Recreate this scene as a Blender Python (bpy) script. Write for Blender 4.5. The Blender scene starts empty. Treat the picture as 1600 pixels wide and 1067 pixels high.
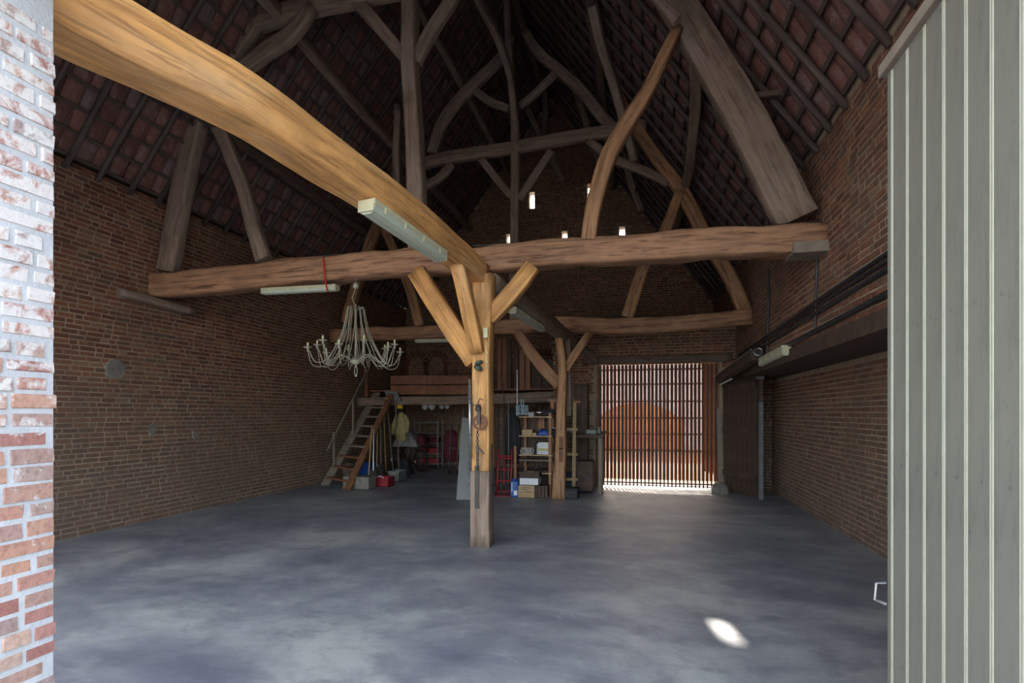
import bpy, math, random
from mathutils import Vector, Matrix, noise
random.seed(7)
R = random.Random(11)
SC = bpy.context.scene
COL = SC.collection
V = Vector
# ------------------------------------------------------------------ camera, sky, sun, exposure
YAW = math.atan(200/841.0)
CAM = V((0, 0, 1.65))
FWD = V((-math.sin(YAW), math.cos(YAW), 0)); RGT = V((math.cos(YAW), math.sin(YAW), 0)); UP = V((0, 0, 1))
cd = bpy.data.cameras.new('camera'); cam = bpy.data.objects.new('camera', cd); COL.objects.link(cam)
cam.location = CAM; cam.rotation_euler = (math.pi/2, 0, YAW)
cd.sensor_width = 36; cd.lens = 36*841/1600.0; cd.shift_y = 111.5/1600.0; cd.clip_start = 0.05
SC.camera = cam
w = bpy.data.worlds.new('sky'); SC.world = w; w.use_nodes = True
nt = w.node_tree; bg = nt.nodes['Background']
sky = nt.nodes.new('ShaderNodeTexSky'); sky.sky_type = 'NISHITA'; sky.sun_disc = False
sky.sun_elevation = math.radians(34.0); sky.sun_rotation = math.radians(-10); sky.air_density = 1.2; sky.dust_density = 3.5; sky.ozone_density = 1.5
mixn = nt.nodes.new('ShaderNodeMix'); mixn.data_type = 'RGBA'; mixn.inputs[0].default_value = 0.55
mixn.inputs[7].default_value = (0.93, 0.96, 1.0, 1)
scl = nt.nodes.new('ShaderNodeVectorMath'); scl.operation = 'SCALE'; scl.inputs[3].default_value = 0.30
nt.links.new(sky.outputs[0], scl.inputs[0]); nt.links.new(scl.outputs[0], mixn.inputs[6])
nt.links.new(mixn.outputs[2], bg.inputs[0]); bg.inputs[1].default_value = 3.0
SUN_DIR = V((0.174, -1.0, -0.69)).normalized()
sd = bpy.data.lights.new('sun', 'SUN'); sd.energy = 11; sd.angle = math.radians(0.53); sd.color = (1.0, 0.93, 0.82)
so = bpy.data.objects.new('sun', sd); COL.objects.link(so); so.rotation_euler = SUN_DIR.to_track_quat('-Z', 'Y').to_euler(); so.location = (-5, 30, 25)
vs = SC.view_settings
SC.display_settings.display_device = 'sRGB'
vs.view_transform = 'Standard'; vs.look = 'None'; vs.exposure = 1.1; vs.gamma = 1; vs.use_curve_mapping = False
SC.cycles.max_bounces = 10; SC.cycles.diffuse_bounces = 7; SC.cycles.glossy_bounces = 4
SC.cycles.sample_clamp_indirect = 6; SC.cycles.caustics_reflective = False; SC.cycles.caustics_refractive = False

# ------------------------------------------------------------------ pixel -> world (real planes of the building)
def ray(px, py):
    return RGT*((px-800)/841.0) + FWD + UP*((645-py)/841.0)
def atP(px, py, n, d):
    r = ray(px, py); n = V(n); return CAM + r*((d - n.dot(CAM))/n.dot(r))
def atY(px, py, Y): return atP(px, py, (0, 1, 0), Y)
def atX(px, py, X): return atP(px, py, (1, 0, 0), X)
def atZ(px, py, Z): return atP(px, py, (0, 0, 1), Z)
def dep(p): return (V(p)-CAM).dot(FWD)
def m(p, px): return px*dep(p)/841.0
def proj(p):
    q = V(p)-CAM; d = q.dot(FWD)
    return 800+841*q.dot(RGT)/d, 645-841*q.z/d, d

# ------------------------------------------------------------------ materials
MAT = {}
def newmat(name):
    mt = bpy.data.materials.new(name); mt.use_nodes = True; MAT[name] = mt
    return mt, mt.node_tree, mt.node_tree.nodes['Principled BSDF']
def N(t, kind, **kw):
    n = t.nodes.new('ShaderNode'+kind)
    for k, v in kw.items(): setattr(n, k, v)
    return n
def ramp(t, src, stops, interp='LINEAR'):
    r = N(t, 'ValToRGB'); cr = r.color_ramp; cr.interpolation = interp
    while len(cr.elements) < len(stops): cr.elements.new(0.5)
    for e, (p, c) in zip(cr.elements, stops): e.position = p; e.color = (*c, 1) if len(c) == 3 else c
    t.links.new(src, r.inputs[0]); return r.outputs[0]
def noisetex(t, vec, scale, detail=4, rough=0.55, dist=0):
    n = N(t, 'TexNoise'); n.inputs['Scale'].default_value = scale; n.inputs['Detail'].default_value = detail
    n.inputs['Roughness'].default_value = rough; n.inputs['Distortion'].default_value = dist
    if vec is not None: t.links.new(vec, n.inputs['Vector'])
    return n.outputs[0]
def mixc(t, a, b, f, mode='MIX'):
    n = N(t, 'Mix', data_type='RGBA', blend_type=mode)
    for i, s in ((0, f), (6, a), (7, b)):
        if hasattr(s, 'links') or hasattr(s, 'is_output'): t.links.new(s, n.inputs[i])
        else: n.inputs[i].default_value = s if i == 0 else ((*s, 1) if len(s) == 3 else s)
    return n.outputs[2]
def bump(t, b, h, strength, dist=0.01):
    n = N(t, 'Bump'); n.inputs['Strength'].default_value = strength; n.inputs['Distance'].default_value = dist
    t.links.new(h, n.inputs['Height']); t.links.new(n.outputs[0], b.inputs['Normal'])
def simple(name, col, rough=0.6, metal=0.0, var=0.25, scale=9, bumpy=0.15, trans=0):
    mt, t, b = newmat(name)
    tc = N(t, 'TexCoord').outputs['Object']
    f = noisetex(t, tc, scale, 5)
    dark = tuple(c*(1-var) for c in col); lite = tuple(min(1, c*(1+var)) for c in col)
    c = ramp(t, f, [(0.3, dark), (0.7, lite)]); t.links.new(c, b.inputs['Base Color'])
    b.inputs['Roughness'].default_value = rough; b.inputs['Metallic'].default_value = metal
    if bumpy: bump(t, b, noisetex(t, tc, scale*6, 3), bumpy, 0.003)
    if trans:
        tr = N(t, 'BsdfTranslucent'); t.links.new(c, tr.inputs[0]); ms = N(t, 'MixShader'); ms.inputs[0].default_value = trans
        t.links.new(b.outputs[0], ms.inputs[1]); t.links.new(tr.outputs[0], ms.inputs[2])
        t.links.new(ms.outputs[0], t.nodes['Material Output'].inputs[0])
    return mt
def timber_mat(name, base, dark, pale, palef=0.35, crack=0.5, rough=0.75):
    mt, t, b = newmat(name)
    at = N(t, 'Attribute', attribute_name='g').outputs['Vector']
    mp = N(t, 'Mapping'); mp.inputs['Scale'].default_value = (0.7, 6.5, 6.5); t.links.new(at, mp.inputs[0])
    g1 = noisetex(t, mp.outputs[0], 2.2, 8, 0.65, 0.6)
    c = ramp(t, g1, [(0.34, dark), (0.5, base), (0.66, tuple(min(1, x*1.25) for x in base))])
    mp2 = N(t, 'Mapping'); mp2.inputs['Scale'].default_value = (0.5, 2.5, 2.5); t.links.new(at, mp2.inputs[0])
    g2 = noisetex(t, mp2.outputs[0], 1.6, 5, 0.6, 0.4)
    pf = ramp(t, g2, [(0.5, (0, 0, 0)), (0.68, (palef,)*3)])
    c = mixc(t, c, pale, pf)
    mp3 = N(t, 'Mapping'); mp3.inputs['Scale'].default_value = (0.35, 7, 7); t.links.new(at, mp3.inputs[0])
    g3 = noisetex(t, mp3.outputs[0], 3.1, 3, 0.5, 0.8)
    ck = ramp(t, g3, [(0.575, (0, 0, 0)), (0.615, (crack,)*3)])
    c = mixc(t, c, tuple(x*0.28 for x in dark), ck)
    g4 = noisetex(t, at, 3.0, 3); c = mixc(t, c, tuple(x*0.5 for x in base), ramp(t, g4, [(0.45, (0, 0, 0)), (0.75, (0.6,)*3)]))
    t.links.new(c, b.inputs['Base Color']); b.inputs['Roughness'].default_value = rough
    h = mixc(t, g1, (0, 0, 0), ck); bump(t, b, h, 0.35, 0.010)
    return mt
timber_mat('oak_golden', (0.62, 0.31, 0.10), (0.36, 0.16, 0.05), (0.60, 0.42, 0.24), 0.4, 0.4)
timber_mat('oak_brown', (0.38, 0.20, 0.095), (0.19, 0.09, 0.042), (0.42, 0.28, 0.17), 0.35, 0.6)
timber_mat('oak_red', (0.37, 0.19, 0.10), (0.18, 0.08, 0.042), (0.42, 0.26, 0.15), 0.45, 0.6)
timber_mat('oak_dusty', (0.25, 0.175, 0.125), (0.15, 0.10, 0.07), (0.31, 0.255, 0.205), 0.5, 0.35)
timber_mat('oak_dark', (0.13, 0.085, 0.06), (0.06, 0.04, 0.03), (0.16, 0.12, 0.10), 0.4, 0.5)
timber_mat('rafter_wood', (0.10, 0.072, 0.058), (0.05, 0.035, 0.03), (0.13, 0.10, 0.085), 0.5, 0.4)

def brick_mat(name, stops, stain, stainf, white=0.0, zfade=None):
    mt, t, b = newmat(name)
    a = N(t, 'Attribute', attribute_name='rnd')
    c = ramp(t, a.outputs['Fac'], stops)
    pos = N(t, 'NewGeometry').outputs['Position']
    f = noisetex(t, pos, 34, 4, 0.6); c = mixc(t, c, tuple(x*0.45 for x in stops[0][1]), ramp(t, f, [(0.45, (0, 0, 0)), (0.75, (0.55,)*3)]))
    g = noisetex(t, pos, 0.8, 4, 0.6); c = mixc(t, c, stain, ramp(t, g, [(0.42, (0, 0, 0)), (0.66, (stainf,)*3)]))
    if zfade:
        z = N(t, 'SeparateXYZ'); t.links.new(pos, z.inputs[0])
        ad = N(t, 'Math', operation='MULTIPLY_ADD'); t.links.new(g, ad.inputs[0]); ad.inputs[1].default_value = 2.0; t.links.new(z.outputs[2], ad.inputs[2])
        mr = N(t, 'MapRange'); mr.inputs[1].default_value = zfade[0]; mr.inputs[2].default_value = zfade[1]; mr.inputs[3].default_value = zfade[2]; mr.inputs[4].default_value = zfade[3]
        t.links.new(ad.outputs[0], mr.inputs[0]); c = mixc(t, c, zfade[4], mr.outputs[0])
    if white:
        h = noisetex(t, pos, 11, 6, 0.7, 0.5)
        z = N(t, 'SeparateXYZ'); t.links.new(pos, z.inputs[0])
        mr = N(t, 'MapRange'); mr.inputs[1].default_value = 1.0; mr.inputs[2].default_value = 2.1; mr.inputs[3].default_value = -0.14; mr.inputs[4].default_value = 0.10; t.links.new(z.outputs[2], mr.inputs[0])
        ad = N(t, 'Math', operation='ADD'); t.links.new(h, ad.inputs[0]); t.links.new(mr.outputs[0], ad.inputs[1])
        c = mixc(t, c, (0.60, 0.585, 0.57), ramp(t, ad.outputs[0], [(0.50, (0, 0, 0)), (0.62, (white,)*3)]))
    t.links.new(c, b.inputs['Base Color']); b.inputs['Roughness'].default_value = 0.9
    bump(t, b, f, 0.5, 0.008)
    return mt
def mortar_mat(name, c1, c2, dirt):
    mt, t, b = newmat(name)
    pos = N(t, 'NewGeometry').outputs['Position']
    c = ramp(t, noisetex(t, pos, 6, 6, 0.65), [(0.35, c1), (0.65, c2)])
    c = mixc(t, c, dirt, ramp(t, noisetex(t, pos, 0.8, 4, 0.6), [(0.42, (0, 0, 0)), (0.66, (0.55,)*3)]))
    t.links.new(c, b.inputs['Base Color']); b.inputs['Roughness'].default_value = 0.95
    bump(t, b, noisetex(t, pos, 60, 4), 0.6, 0.006)
brick_mat('brick_old', [(0.0, (0.13, 0.045, 0.027)), (0.35, (0.20, 0.072, 0.040)), (0.6, (0.29, 0.115, 0.056)), (0.85, (0.13, 0.07, 0.05)), (1.0, (0.30, 0.165, 0.09))], (0.14, 0.095, 0.06), 0.45, 0, (1.6, 3.6, 0.55, 0.0, (0.15, 0.118, 0.095)))
brick_mat('brick_pier', [(0.0, (0.27, 0.11, 0.09)), (0.35, (0.36, 0.18, 0.15)), (0.6, (0.42, 0.23, 0.16)), (0.85, (0.27, 0.20, 0.19)), (1.0, (0.46, 0.31, 0.24))], (0.38, 0.31, 0.29), 0.3, 0.85)
mortar_mat('mortar_old', (0.27, 0.20, 0.13), (0.43, 0.325, 0.22), (0.18, 0.135, 0.09))
mortar_mat('mortar_pier', (0.38, 0.39, 0.41), (0.47, 0.48, 0.50), (0.42, 0.425, 0.44))
# roof tile
mt, t, b = newmat('roof_tile')
a = N(t, 'Attribute', attribute_name='rnd'); pos = N(t, 'NewGeometry').outputs['Position']
c = ramp(t, a.outputs['Fac'], [(0, (0.15, 0.068, 0.052)), (0.5, (0.23, 0.098, 0.074)), (1, (0.17, 0.118, 0.105))])
c = mixc(t, c, (0.28, 0.21, 0.195), ramp(t, noisetex(t, pos, 9, 6, 0.7), [(0.5, (0, 0, 0)), (0.68, (0.65,)*3)]))
t.links.new(c, b.inputs['Base Color']); b.inputs['Roughness'].default_value = 0.9; bump(t, b, noisetex(t, pos, 25, 4), 0.6, 0.01)
# concrete floor
mt, t, b = newmat('concrete')
pos = N(t, 'NewGeometry').outputs['Position']
mp = N(t, 'Mapping'); mp.inputs['Scale'].default_value = (1, 1.3, 1); mp.inputs['Rotation'].default_value = (0, 0, 0.5); t.links.new(pos, mp.inputs[0])
n1 = noisetex(t, mp.outputs[0], 0.6, 9, 0.66, 0.3); n2 = noisetex(t, mp.outputs[0], 2.6, 9, 0.72, 0.25); n3 = noisetex(t, pos, 40, 4, 0.7)
c = ramp(t, n1, [(0.36, (0.16, 0.165, 0.20)), (0.5, (0.275, 0.275, 0.285)), (0.62, (0.42, 0.42, 0.39))])
c = mixc(t, c, (0.12, 0.125, 0.145), ramp(t, n2, [(0.50, (0, 0, 0)), (0.66, (0.55,)*3)]))
c = mixc(t, c, (0.47, 0.47, 0.465), ramp(t, n2, [(0.32, (0.45,)*3), (0.42, (0, 0, 0))]))
c = mixc(t, c, (0.16, 0.16, 0.17), ramp(t, n3, [(0.5, (0, 0, 0)), (0.8, (0.25,)*3)]))
t.links.new(c, b.inputs['Base Color'])
rr = ramp(t, n2, [(0.3, (0.55,)*3), (0.7, (0.36,)*3)]); t.links.new(rr, b.inputs['Roughness']); bump(t, b, n2, 0.06, 0.02)
# painted boards
mt, t, b = newmat('door_paint')
tc = N(t, 'TexCoord').outputs['Object']
mp = N(t, 'Mapping'); mp.inputs['Scale'].default_value = (12, 12, 1.6); t.links.new(tc, mp.inputs[0])
s1 = noisetex(t, mp.outputs[0], 1.6, 6, 0.7, 0.3); s2 = noisetex(t, tc, 26, 5, 0.7)
c = mixc(t, (0.175, 0.168, 0.132), (0.10, 0.095, 0.075), ramp(t, s1, [(0.52, (0, 0, 0)), (0.72, (0.75,)*3)]))
c = mixc(t, c, (0.075, 0.075, 0.062), ramp(t, s2, [(0.62, (0, 0, 0)), (0.72, (0.6,)*3)]))
c = mixc(t, c, (0.21, 0.20, 0.16), ramp(t, noisetex(t, tc, 2.2, 4), [(0.5, (0, 0, 0)), (0.7, (0.4,)*3)]))
t.links.new(c, b.inputs['Base Color']); b.inputs['Roughness'].default_value = 0.55; bump(t, b, s2, 0.1, 0.002)
# perforated sheet
mt, t, b = newmat('perforated_metal')
tc = N(t, 'TexCoord').outputs['Object']; mp = N(t, 'Mapping'); mp.inputs['Scale'].default_value = (62, 62, 62); t.links.new(tc, mp.inputs[0])
vo = N(t, 'TexVoronoi'); vo.inputs['Randomness'].default_value = 0; vo.inputs['Scale'].default_value = 1; t.links.new(mp.outputs[0], vo.inputs['Vector'])
t.links.new(ramp(t, vo.outputs['Distance'], [(0.30, (0.03,)*3), (0.36, (0.42, 0.42, 0.40))]), b.inputs['Base Color']); b.inputs['Roughness'].default_value = 0.45; b.inputs['Metallic'].default_value = 0.3
simple('cream_bead', (0.34, 0.33, 0.25), 0.5, var=0.1)
simple('lamp_cream', (0.50, 0.47, 0.30), 0.35, var=0.06); simple('lamp_diffuser', (0.46, 0.50, 0.39), 0.25, var=0.05, bumpy=0)
simple('chandelier_paint', (0.34, 0.32, 0.235), 0.5, var=0.12, bumpy=0); simple('candle_cream', (0.55, 0.52, 0.32), 0.5, var=0.1)
simple('black_cable', (0.02, 0.02, 0.022), 0.5); simple('red_cord', (0.5, 0.02, 0.02), 0.5); simple('dark_iron', (0.06, 0.05, 0.045), 0.55, 0.4)
simple('rust', (0.20, 0.085, 0.05), 0.75, 0.2, var=0.4); simple('steel', (0.42, 0.42, 0.42), 0.35, 0.85); simple('chrome', (0.7, 0.7, 0.7), 0.15, 1.0, bumpy=0)
simple('red_paint', (0.30, 0.018, 0.025), 0.45); simple('red_plastic', (0.26, 0.02, 0.03), 0.4); simple('blue_plastic', (0.012, 0.075, 0.30), 0.4)
simple('blue_label', (0.02, 0.07, 0.30), 0.5); simple('white_paper', (0.70, 0.71, 0.72), 0.7, var=0.06); simple('yellow_paper', (0.55, 0.50, 0.15), 0.7)
simple('rubber', (0.02, 0.02, 0.02), 0.7); simple('grey_plastic', (0.16, 0.16, 0.16), 0.5); simple('clear_grey', (0.22, 0.22, 0.21), 0.3)
simple('wood_red', (0.22, 0.085, 0.04), 0.65, var=0.35, scale=4); simple('wood_orange', (0.27, 0.115, 0.045), 0.6, var=0.2, scale=5)
simple('wood_pale', (0.42, 0.28, 0.15), 0.6, var=0.2, scale=5); simple('wood_grey', (0.22, 0.175, 0.13), 0.8, var=0.25, scale=5); simple('stair_wood', (0.19, 0.085, 0.04), 0.7, var=0.3, scale=5); simple('wood_dark', (0.075, 0.045, 0.03), 0.75, var=0.4, scale=5)
simple('handle_wood', (0.38, 0.24, 0.10), 0.55, var=0.15); simple('cloth_yellow', (0.34, 0.28, 0.13), 0.9, var=0.2); simple('hat_yellow', (0.62, 0.40, 0.02), 0.6)
simple('cloth_grey', (0.35, 0.34, 0.33), 0.9); simple('cloth_red', (0.13, 0.018, 0.028), 0.9); simple('cloth_black', (0.025, 0.025, 0.028), 0.9); simple('cloth_navy', (0.02, 0.025, 0.07), 0.9)
simple('cardboard', (0.42, 0.29, 0.16), 0.85, var=0.1); simple('rope_white', (0.5, 0.48, 0.42), 0.9); simple('reel_blue', (0.30, 0.42, 0.47), 0.5)
simple('bar_dark', (0.045, 0.025, 0.018), 0.6); simple('slat_wood', (0.36, 0.13, 0.05), 0.7, var=0.22, scale=3, trans=0.25)
simple('green_case', (0.05, 0.07, 0.045), 0.4); simple('ivory_plastic', (0.62, 0.60, 0.36), 0.4, var=0.05, bumpy=0); simple('glass_green', (0.10, 0.13, 0.10), 0.15)
simple('sun_diffusing_glass', (0.85, 0.87, 0.9), 0.6, var=0.03, trans=0.95, bumpy=0)
simple('clay_yard', (0.25, 0.115, 0.052), 0.95, var=0.2, scale=3); simple('facade_pink', (0.50, 0.40, 0.35), 0.9, var=0.2, scale=2); simple('door_orange', (0.40, 0.15, 0.06), 0.7, var=0.3, scale=3)
simple('gravel', (0.36, 0.34, 0.32), 0.95, var=0.2, scale=14); simple('stone_pale', (0.15, 0.15, 0.15), 0.85)
simple('block_concrete', (0.20, 0.18, 0.15), 0.9, var=0.3)

# ------------------------------------------------------------------ mesh helpers
def link(name, me, mat, parent=None, loc=None, smooth=False):
    o = bpy.data.objects.new(name, me); COL.objects.link(o)
    if mat and not me.materials: me.materials.append(MAT[mat])
    if smooth:
        for p in me.polygons: p.use_smooth = True
    if parent:
        o.parent = parent; o.matrix_parent_inverse = parent.matrix_basis.inverted() if False else Matrix.Translation(-parent.location)
    if loc is not None: o.location = loc
    return o
class MB:
    def __init__(s): s.v = []; s.f = []; s.sm = False
    def box(s, c, size, rot=None):
        b = len(s.v); hx, hy, hz = (x/2 for x in size); c = V(c)
        for x, y, z in ((-1, -1, -1), (1, -1, -1), (1, 1, -1), (-1, 1, -1), (-1, -1, 1), (1, -1, 1), (1, 1, 1), (-1, 1, 1)):
            p = V((x*hx, y*hy, z*hz))
            if rot: p = rot @ p
            s.v.append(tuple(p+c))
        s.f += [tuple(b+i for i in q) for q in ((0, 3, 2, 1), (4, 5, 6, 7), (0, 1, 5, 4), (1, 2, 6, 5), (2, 3, 7, 6), (3, 0, 4, 7))]
        return s
    def bar(s, a, b_, wd, th, side=None):
        a, b_ = V(a), V(b_); t = (b_-a); L = t.length; t.normalize()
        sd_ = V(side) if side else (V((0, 0, 1)) if abs(t.z) < 0.9 else V((0, 1, 0)))
        x = t.cross(sd_).normalized(); y = x.cross(t)
        M = Matrix((x, y, t)).transposed()
        return s.box((a+b_)/2, (wd, th, L), M)
    def tube(s, pts, r, n=8, caps=True):
        pts = [V(p) for p in pts]; k = len(pts); rr = r if isinstance(r, (list, tuple)) else [r]*k
        b = len(s.v); px = None
        for i, p in enumerate(pts):
            t = (pts[min(i+1, k-1)]-pts[max(i-1, 0)]).normalized()
            if px is None: px = t.orthogonal().normalized()
            px = (px - t*px.dot(t)).normalized(); py = t.cross(px)
            for j in range(n):
                a = 2*math.pi*j/n; s.v.append(tuple(p+px*(math.cos(a)*rr[i])+py*(math.sin(a)*rr[i])))
        for i in range(k-1):
            for j in range(n):
                s.f.append((b+i*n+j, b+i*n+(j+1) % n, b+(i+1)*n+(j+1) % n, b+(i+1)*n+j))
        if caps: s.f.append(tuple(b+j for j in reversed(range(n)))); s.f.append(tuple(b+(k-1)*n+j for j in range(n)))
        return s
    def lathe(s, prof, c, n=16, M=None):
        b = len(s.v); c = V(c)
        for r, z in prof:
            for j in range(n):
                a = 2*math.pi*j/n; p = V((r*math.cos(a), r*math.sin(a), z))
                if M: p = M @ p
                s.v.append(tuple(p+c))
        for i in range(len(prof)-1):
            for j in range(n): s.f.append((b+i*n+j, b+i*n+(j+1) % n, b+(i+1)*n+(j+1) % n, b+(i+1)*n+j))
        if prof[0][0] > 1e-4: s.f.append(tuple(b+j for j in reversed(range(n))))
        if prof[-1][0] > 1e-4: s.f.append(tuple(b+(len(prof)-1)*n+j for j in range(n)))
        return s
    def torus(s, c, R_, r, M=None, n=24, k=8):
        c = V(c); b = len(s.v)
        for i in range(n):
            a = 2*math.pi*i/n
            for j in range(k):
                q = 2*math.pi*j/k; p = V(((R_+r*math.cos(q))*math.cos(a), (R_+r*math.cos(q))*math.sin(a), r*math.sin(q)))
                if M: p = M @ p
                s.v.append(tuple(p+c))
        for i in range(n):
            for j in range(k): s.f.append((b+i*k+j, b+((i+1) % n)*k+j, b+((i+1) % n)*k+(j+1) % k, b+i*k+(j+1) % k))
        return s
    def build(s, name, mat, parent=None, smooth=False, bevel=0.0):
        # object origin at the first part of the mesh: own centre
        n = len(s.v); c = V((sum(v[0] for v in s.v)/n, sum(v[1] for v in s.v)/n, min(v[2] for v in s.v)))
        me = bpy.data.meshes.new(name); me.from_pydata([tuple(V(v)-c) for v in s.v], [], s.f); me.update()
        o = link(name, me, mat, parent, c, smooth)
        if bevel:
            bv = o.modifiers.new('bevel', 'BEVEL'); bv.width = bevel; bv.segments = 2; bv.limit_method = 'ANGLE'
        return o
def tag(o, label=None, cat=None, group=None, kind=None):
    if label: o['label'] = label
    if cat: o['category'] = cat
    if group: o['group'] = group
    if kind: o['kind'] = kind
    return o
def thing(name, label, cat, loc=(0, 0, 0), group=None):
    o = bpy.data.objects.new(name, None); COL.objects.link(o); o.location = loc; o.empty_display_size = 0.1
    return tag(o, label, cat, group)
SEED = [0]
def crom(pts, vals, step):
    P = [V(p) for p in pts]; out = []; vo = []
    n = len(P)
    for i in range(n-1):
        p0, p1, p2, p3 = P[max(i-1, 0)], P[i], P[i+1], P[min(i+2, n-1)]
        if i == 0: p0 = p1*2-p2
        if i == n-2: p3 = p2*2-p1
        k = max(1, int((p2-p1).length/step))
        for j in range(k):
            t = j/k
            out.append(0.5*((2*p1)+(p2-p0)*t+(2*p0-5*p1+4*p2-p3)*t*t+(3*p1-p0-3*p2+p3)*t**3))
            vo.append([a+(b_-a)*t for a, b_ in zip(vals[i], vals[i+1])])
    out.append(P[-1]); vo.append(list(vals[-1])); return out, vo
def timber(name, pts, wd, th, mat, parent, wob=0.012, up=(0, 0, 1), step=0.13, sq=5.0, n=None):
    """hewn beam: swept rounded rectangle with waney, uneven edges; wd = width across, th = height along 'up'"""
    SEED[0] += 1; sd_ = SEED[0]*3.7
    k = len(pts); ch = 0.30 if sq < 5.5 else (0.2 if sq < 7 else 0.1)
    if n == 8: prof = [(1, -.7), (1, .7), (.7, 1), (-.7, 1), (-1, .7), (-1, -.7), (-.7, -1), (.7, -1)]
    else:
        c2 = ch*0.32; q = [(1, 0), (1, 1-ch), (1-c2*.9, 1-c2*.9), (1-ch, 1)]; prof = []
        for r_ in range(4):
            for (a_, b_) in (q if r_ % 2 == 0 else [(y_, x_) for x_, y_ in q][::-1][3:]+[(y_, x_) for x_, y_ in q][::-1][:3] if False else q):
                for _ in range(r_): a_, b_ = -b_, a_
                prof.append((a_, b_))
    n = len(prof)
    W = list(wd) if isinstance(wd, (list, tuple)) else [wd]*k; T = list(th) if isinstance(th, (list, tuple)) else [th]*k
    P, S = crom(pts, list(zip(W, T)), step)
    verts = []; g = []; faces = []; L = 0
    up = V(up)
    for i, p in enumerate(P):
        t = (P[min(i+1, len(P)-1)]-P[max(i-1, 0)]).normalized()
        if i: L += (p-P[i-1]).length
        u = up if abs(t.dot(up)) < 0.95 else V((0, 1, 0))
        x = t.cross(u).normalized(); y = x.cross(t)
        w2, t2 = S[i][0]/2, S[i][1]/2
        off = V((noise.noise(V((L*0.9, sd_, 0))), noise.noise(V((L*0.9, sd_, 5))), 0))*wob*1.6
        for (ca, sa) in prof:
            jit = 1+noise.noise(V((L*2.6, ca*1.2+sd_, sa*1.2)))*wob*5.5
            ax, ay = ca*w2*jit+off.x, sa*t2*jit+off.y
            verts.append(tuple(p+x*ax+y*ay)); g.append((L+sd_, ax, ay))
        if i:
            b = (i-1)*n
            for j in range(n): faces.append((b+j, b+(j+1) % n, b+n+(j+1) % n, b+n+j))
    faces.append(tuple(reversed(range(n)))); b = (len(P)-1)*n; faces.append(tuple(b+j for j in range(n)))
    c = V(pts[0])
    me = bpy.data.meshes.new(name); me.from_pydata([tuple(V(v)-c) for v in verts], [], faces)
    at = me.attributes.new('g', 'FLOAT_VECTOR', 'POINT'); at.data.foreach_set('vector', [q for v in g for q in v])
    me.update(); o = link(name, me, mat, parent, c, True)
    for pl in me.polygons[-2:]: pl.use_smooth = False
    return o
def cut(o, boxes=(), arches=()):
    mb = MB()
    for lo, hi in boxes: mb.box((V(lo)+V(hi))/2, V(hi)-V(lo))
    for (x0, x1, z0, zs, za, y0, y1) in arches:
        b = len(mb.v); prof = [(x0, z0), (x1, z0)]
        for i in range(13):
            a = math.pi*i/12; prof.append(((x0+x1)/2+(x1-x0)/2*math.cos(a), zs+(za-zs)*math.sin(a)))
        n = len(prof)
        for yy in (y0, y1): mb.v += [(x, yy, z) for x, z in prof]
        mb.f.append(tuple(b+i for i in range(n))); mb.f.append(tuple(b+n+i for i in reversed(range(n))))
        for i in range(n): mb.f.append((b+i, b+n+i, b+n+(i+1) % n, b+(i+1) % n))
    me = bpy.data.meshes.new('tmp'); me.from_pydata(mb.v, [], mb.f); me.update()
    import bmesh
    bm = bmesh.new(); bm.from_mesh(me); bmesh.ops.recalc_face_normals(bm, faces=bm.faces); bm.to_mesh(me); bm.free()
    c = bpy.data.objects.new('tmp', me); COL.objects.link(c)
    md = o.modifiers.new('cut', 'BOOLEAN'); md.object = c; md.solver = 'EXACT'; md.operation = 'DIFFERENCE'
    bpy.context.view_layer.update()
    dg = bpy.context.evaluated_depsgraph_get(); nm = bpy.data.meshes.new_from_object(o.evaluated_get(dg))
    o.modifiers.clear(); old = o.data; o.data = nm; nm.name = o.name
    bpy.data.objects.remove(c); bpy.data.meshes.remove(me)

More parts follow.
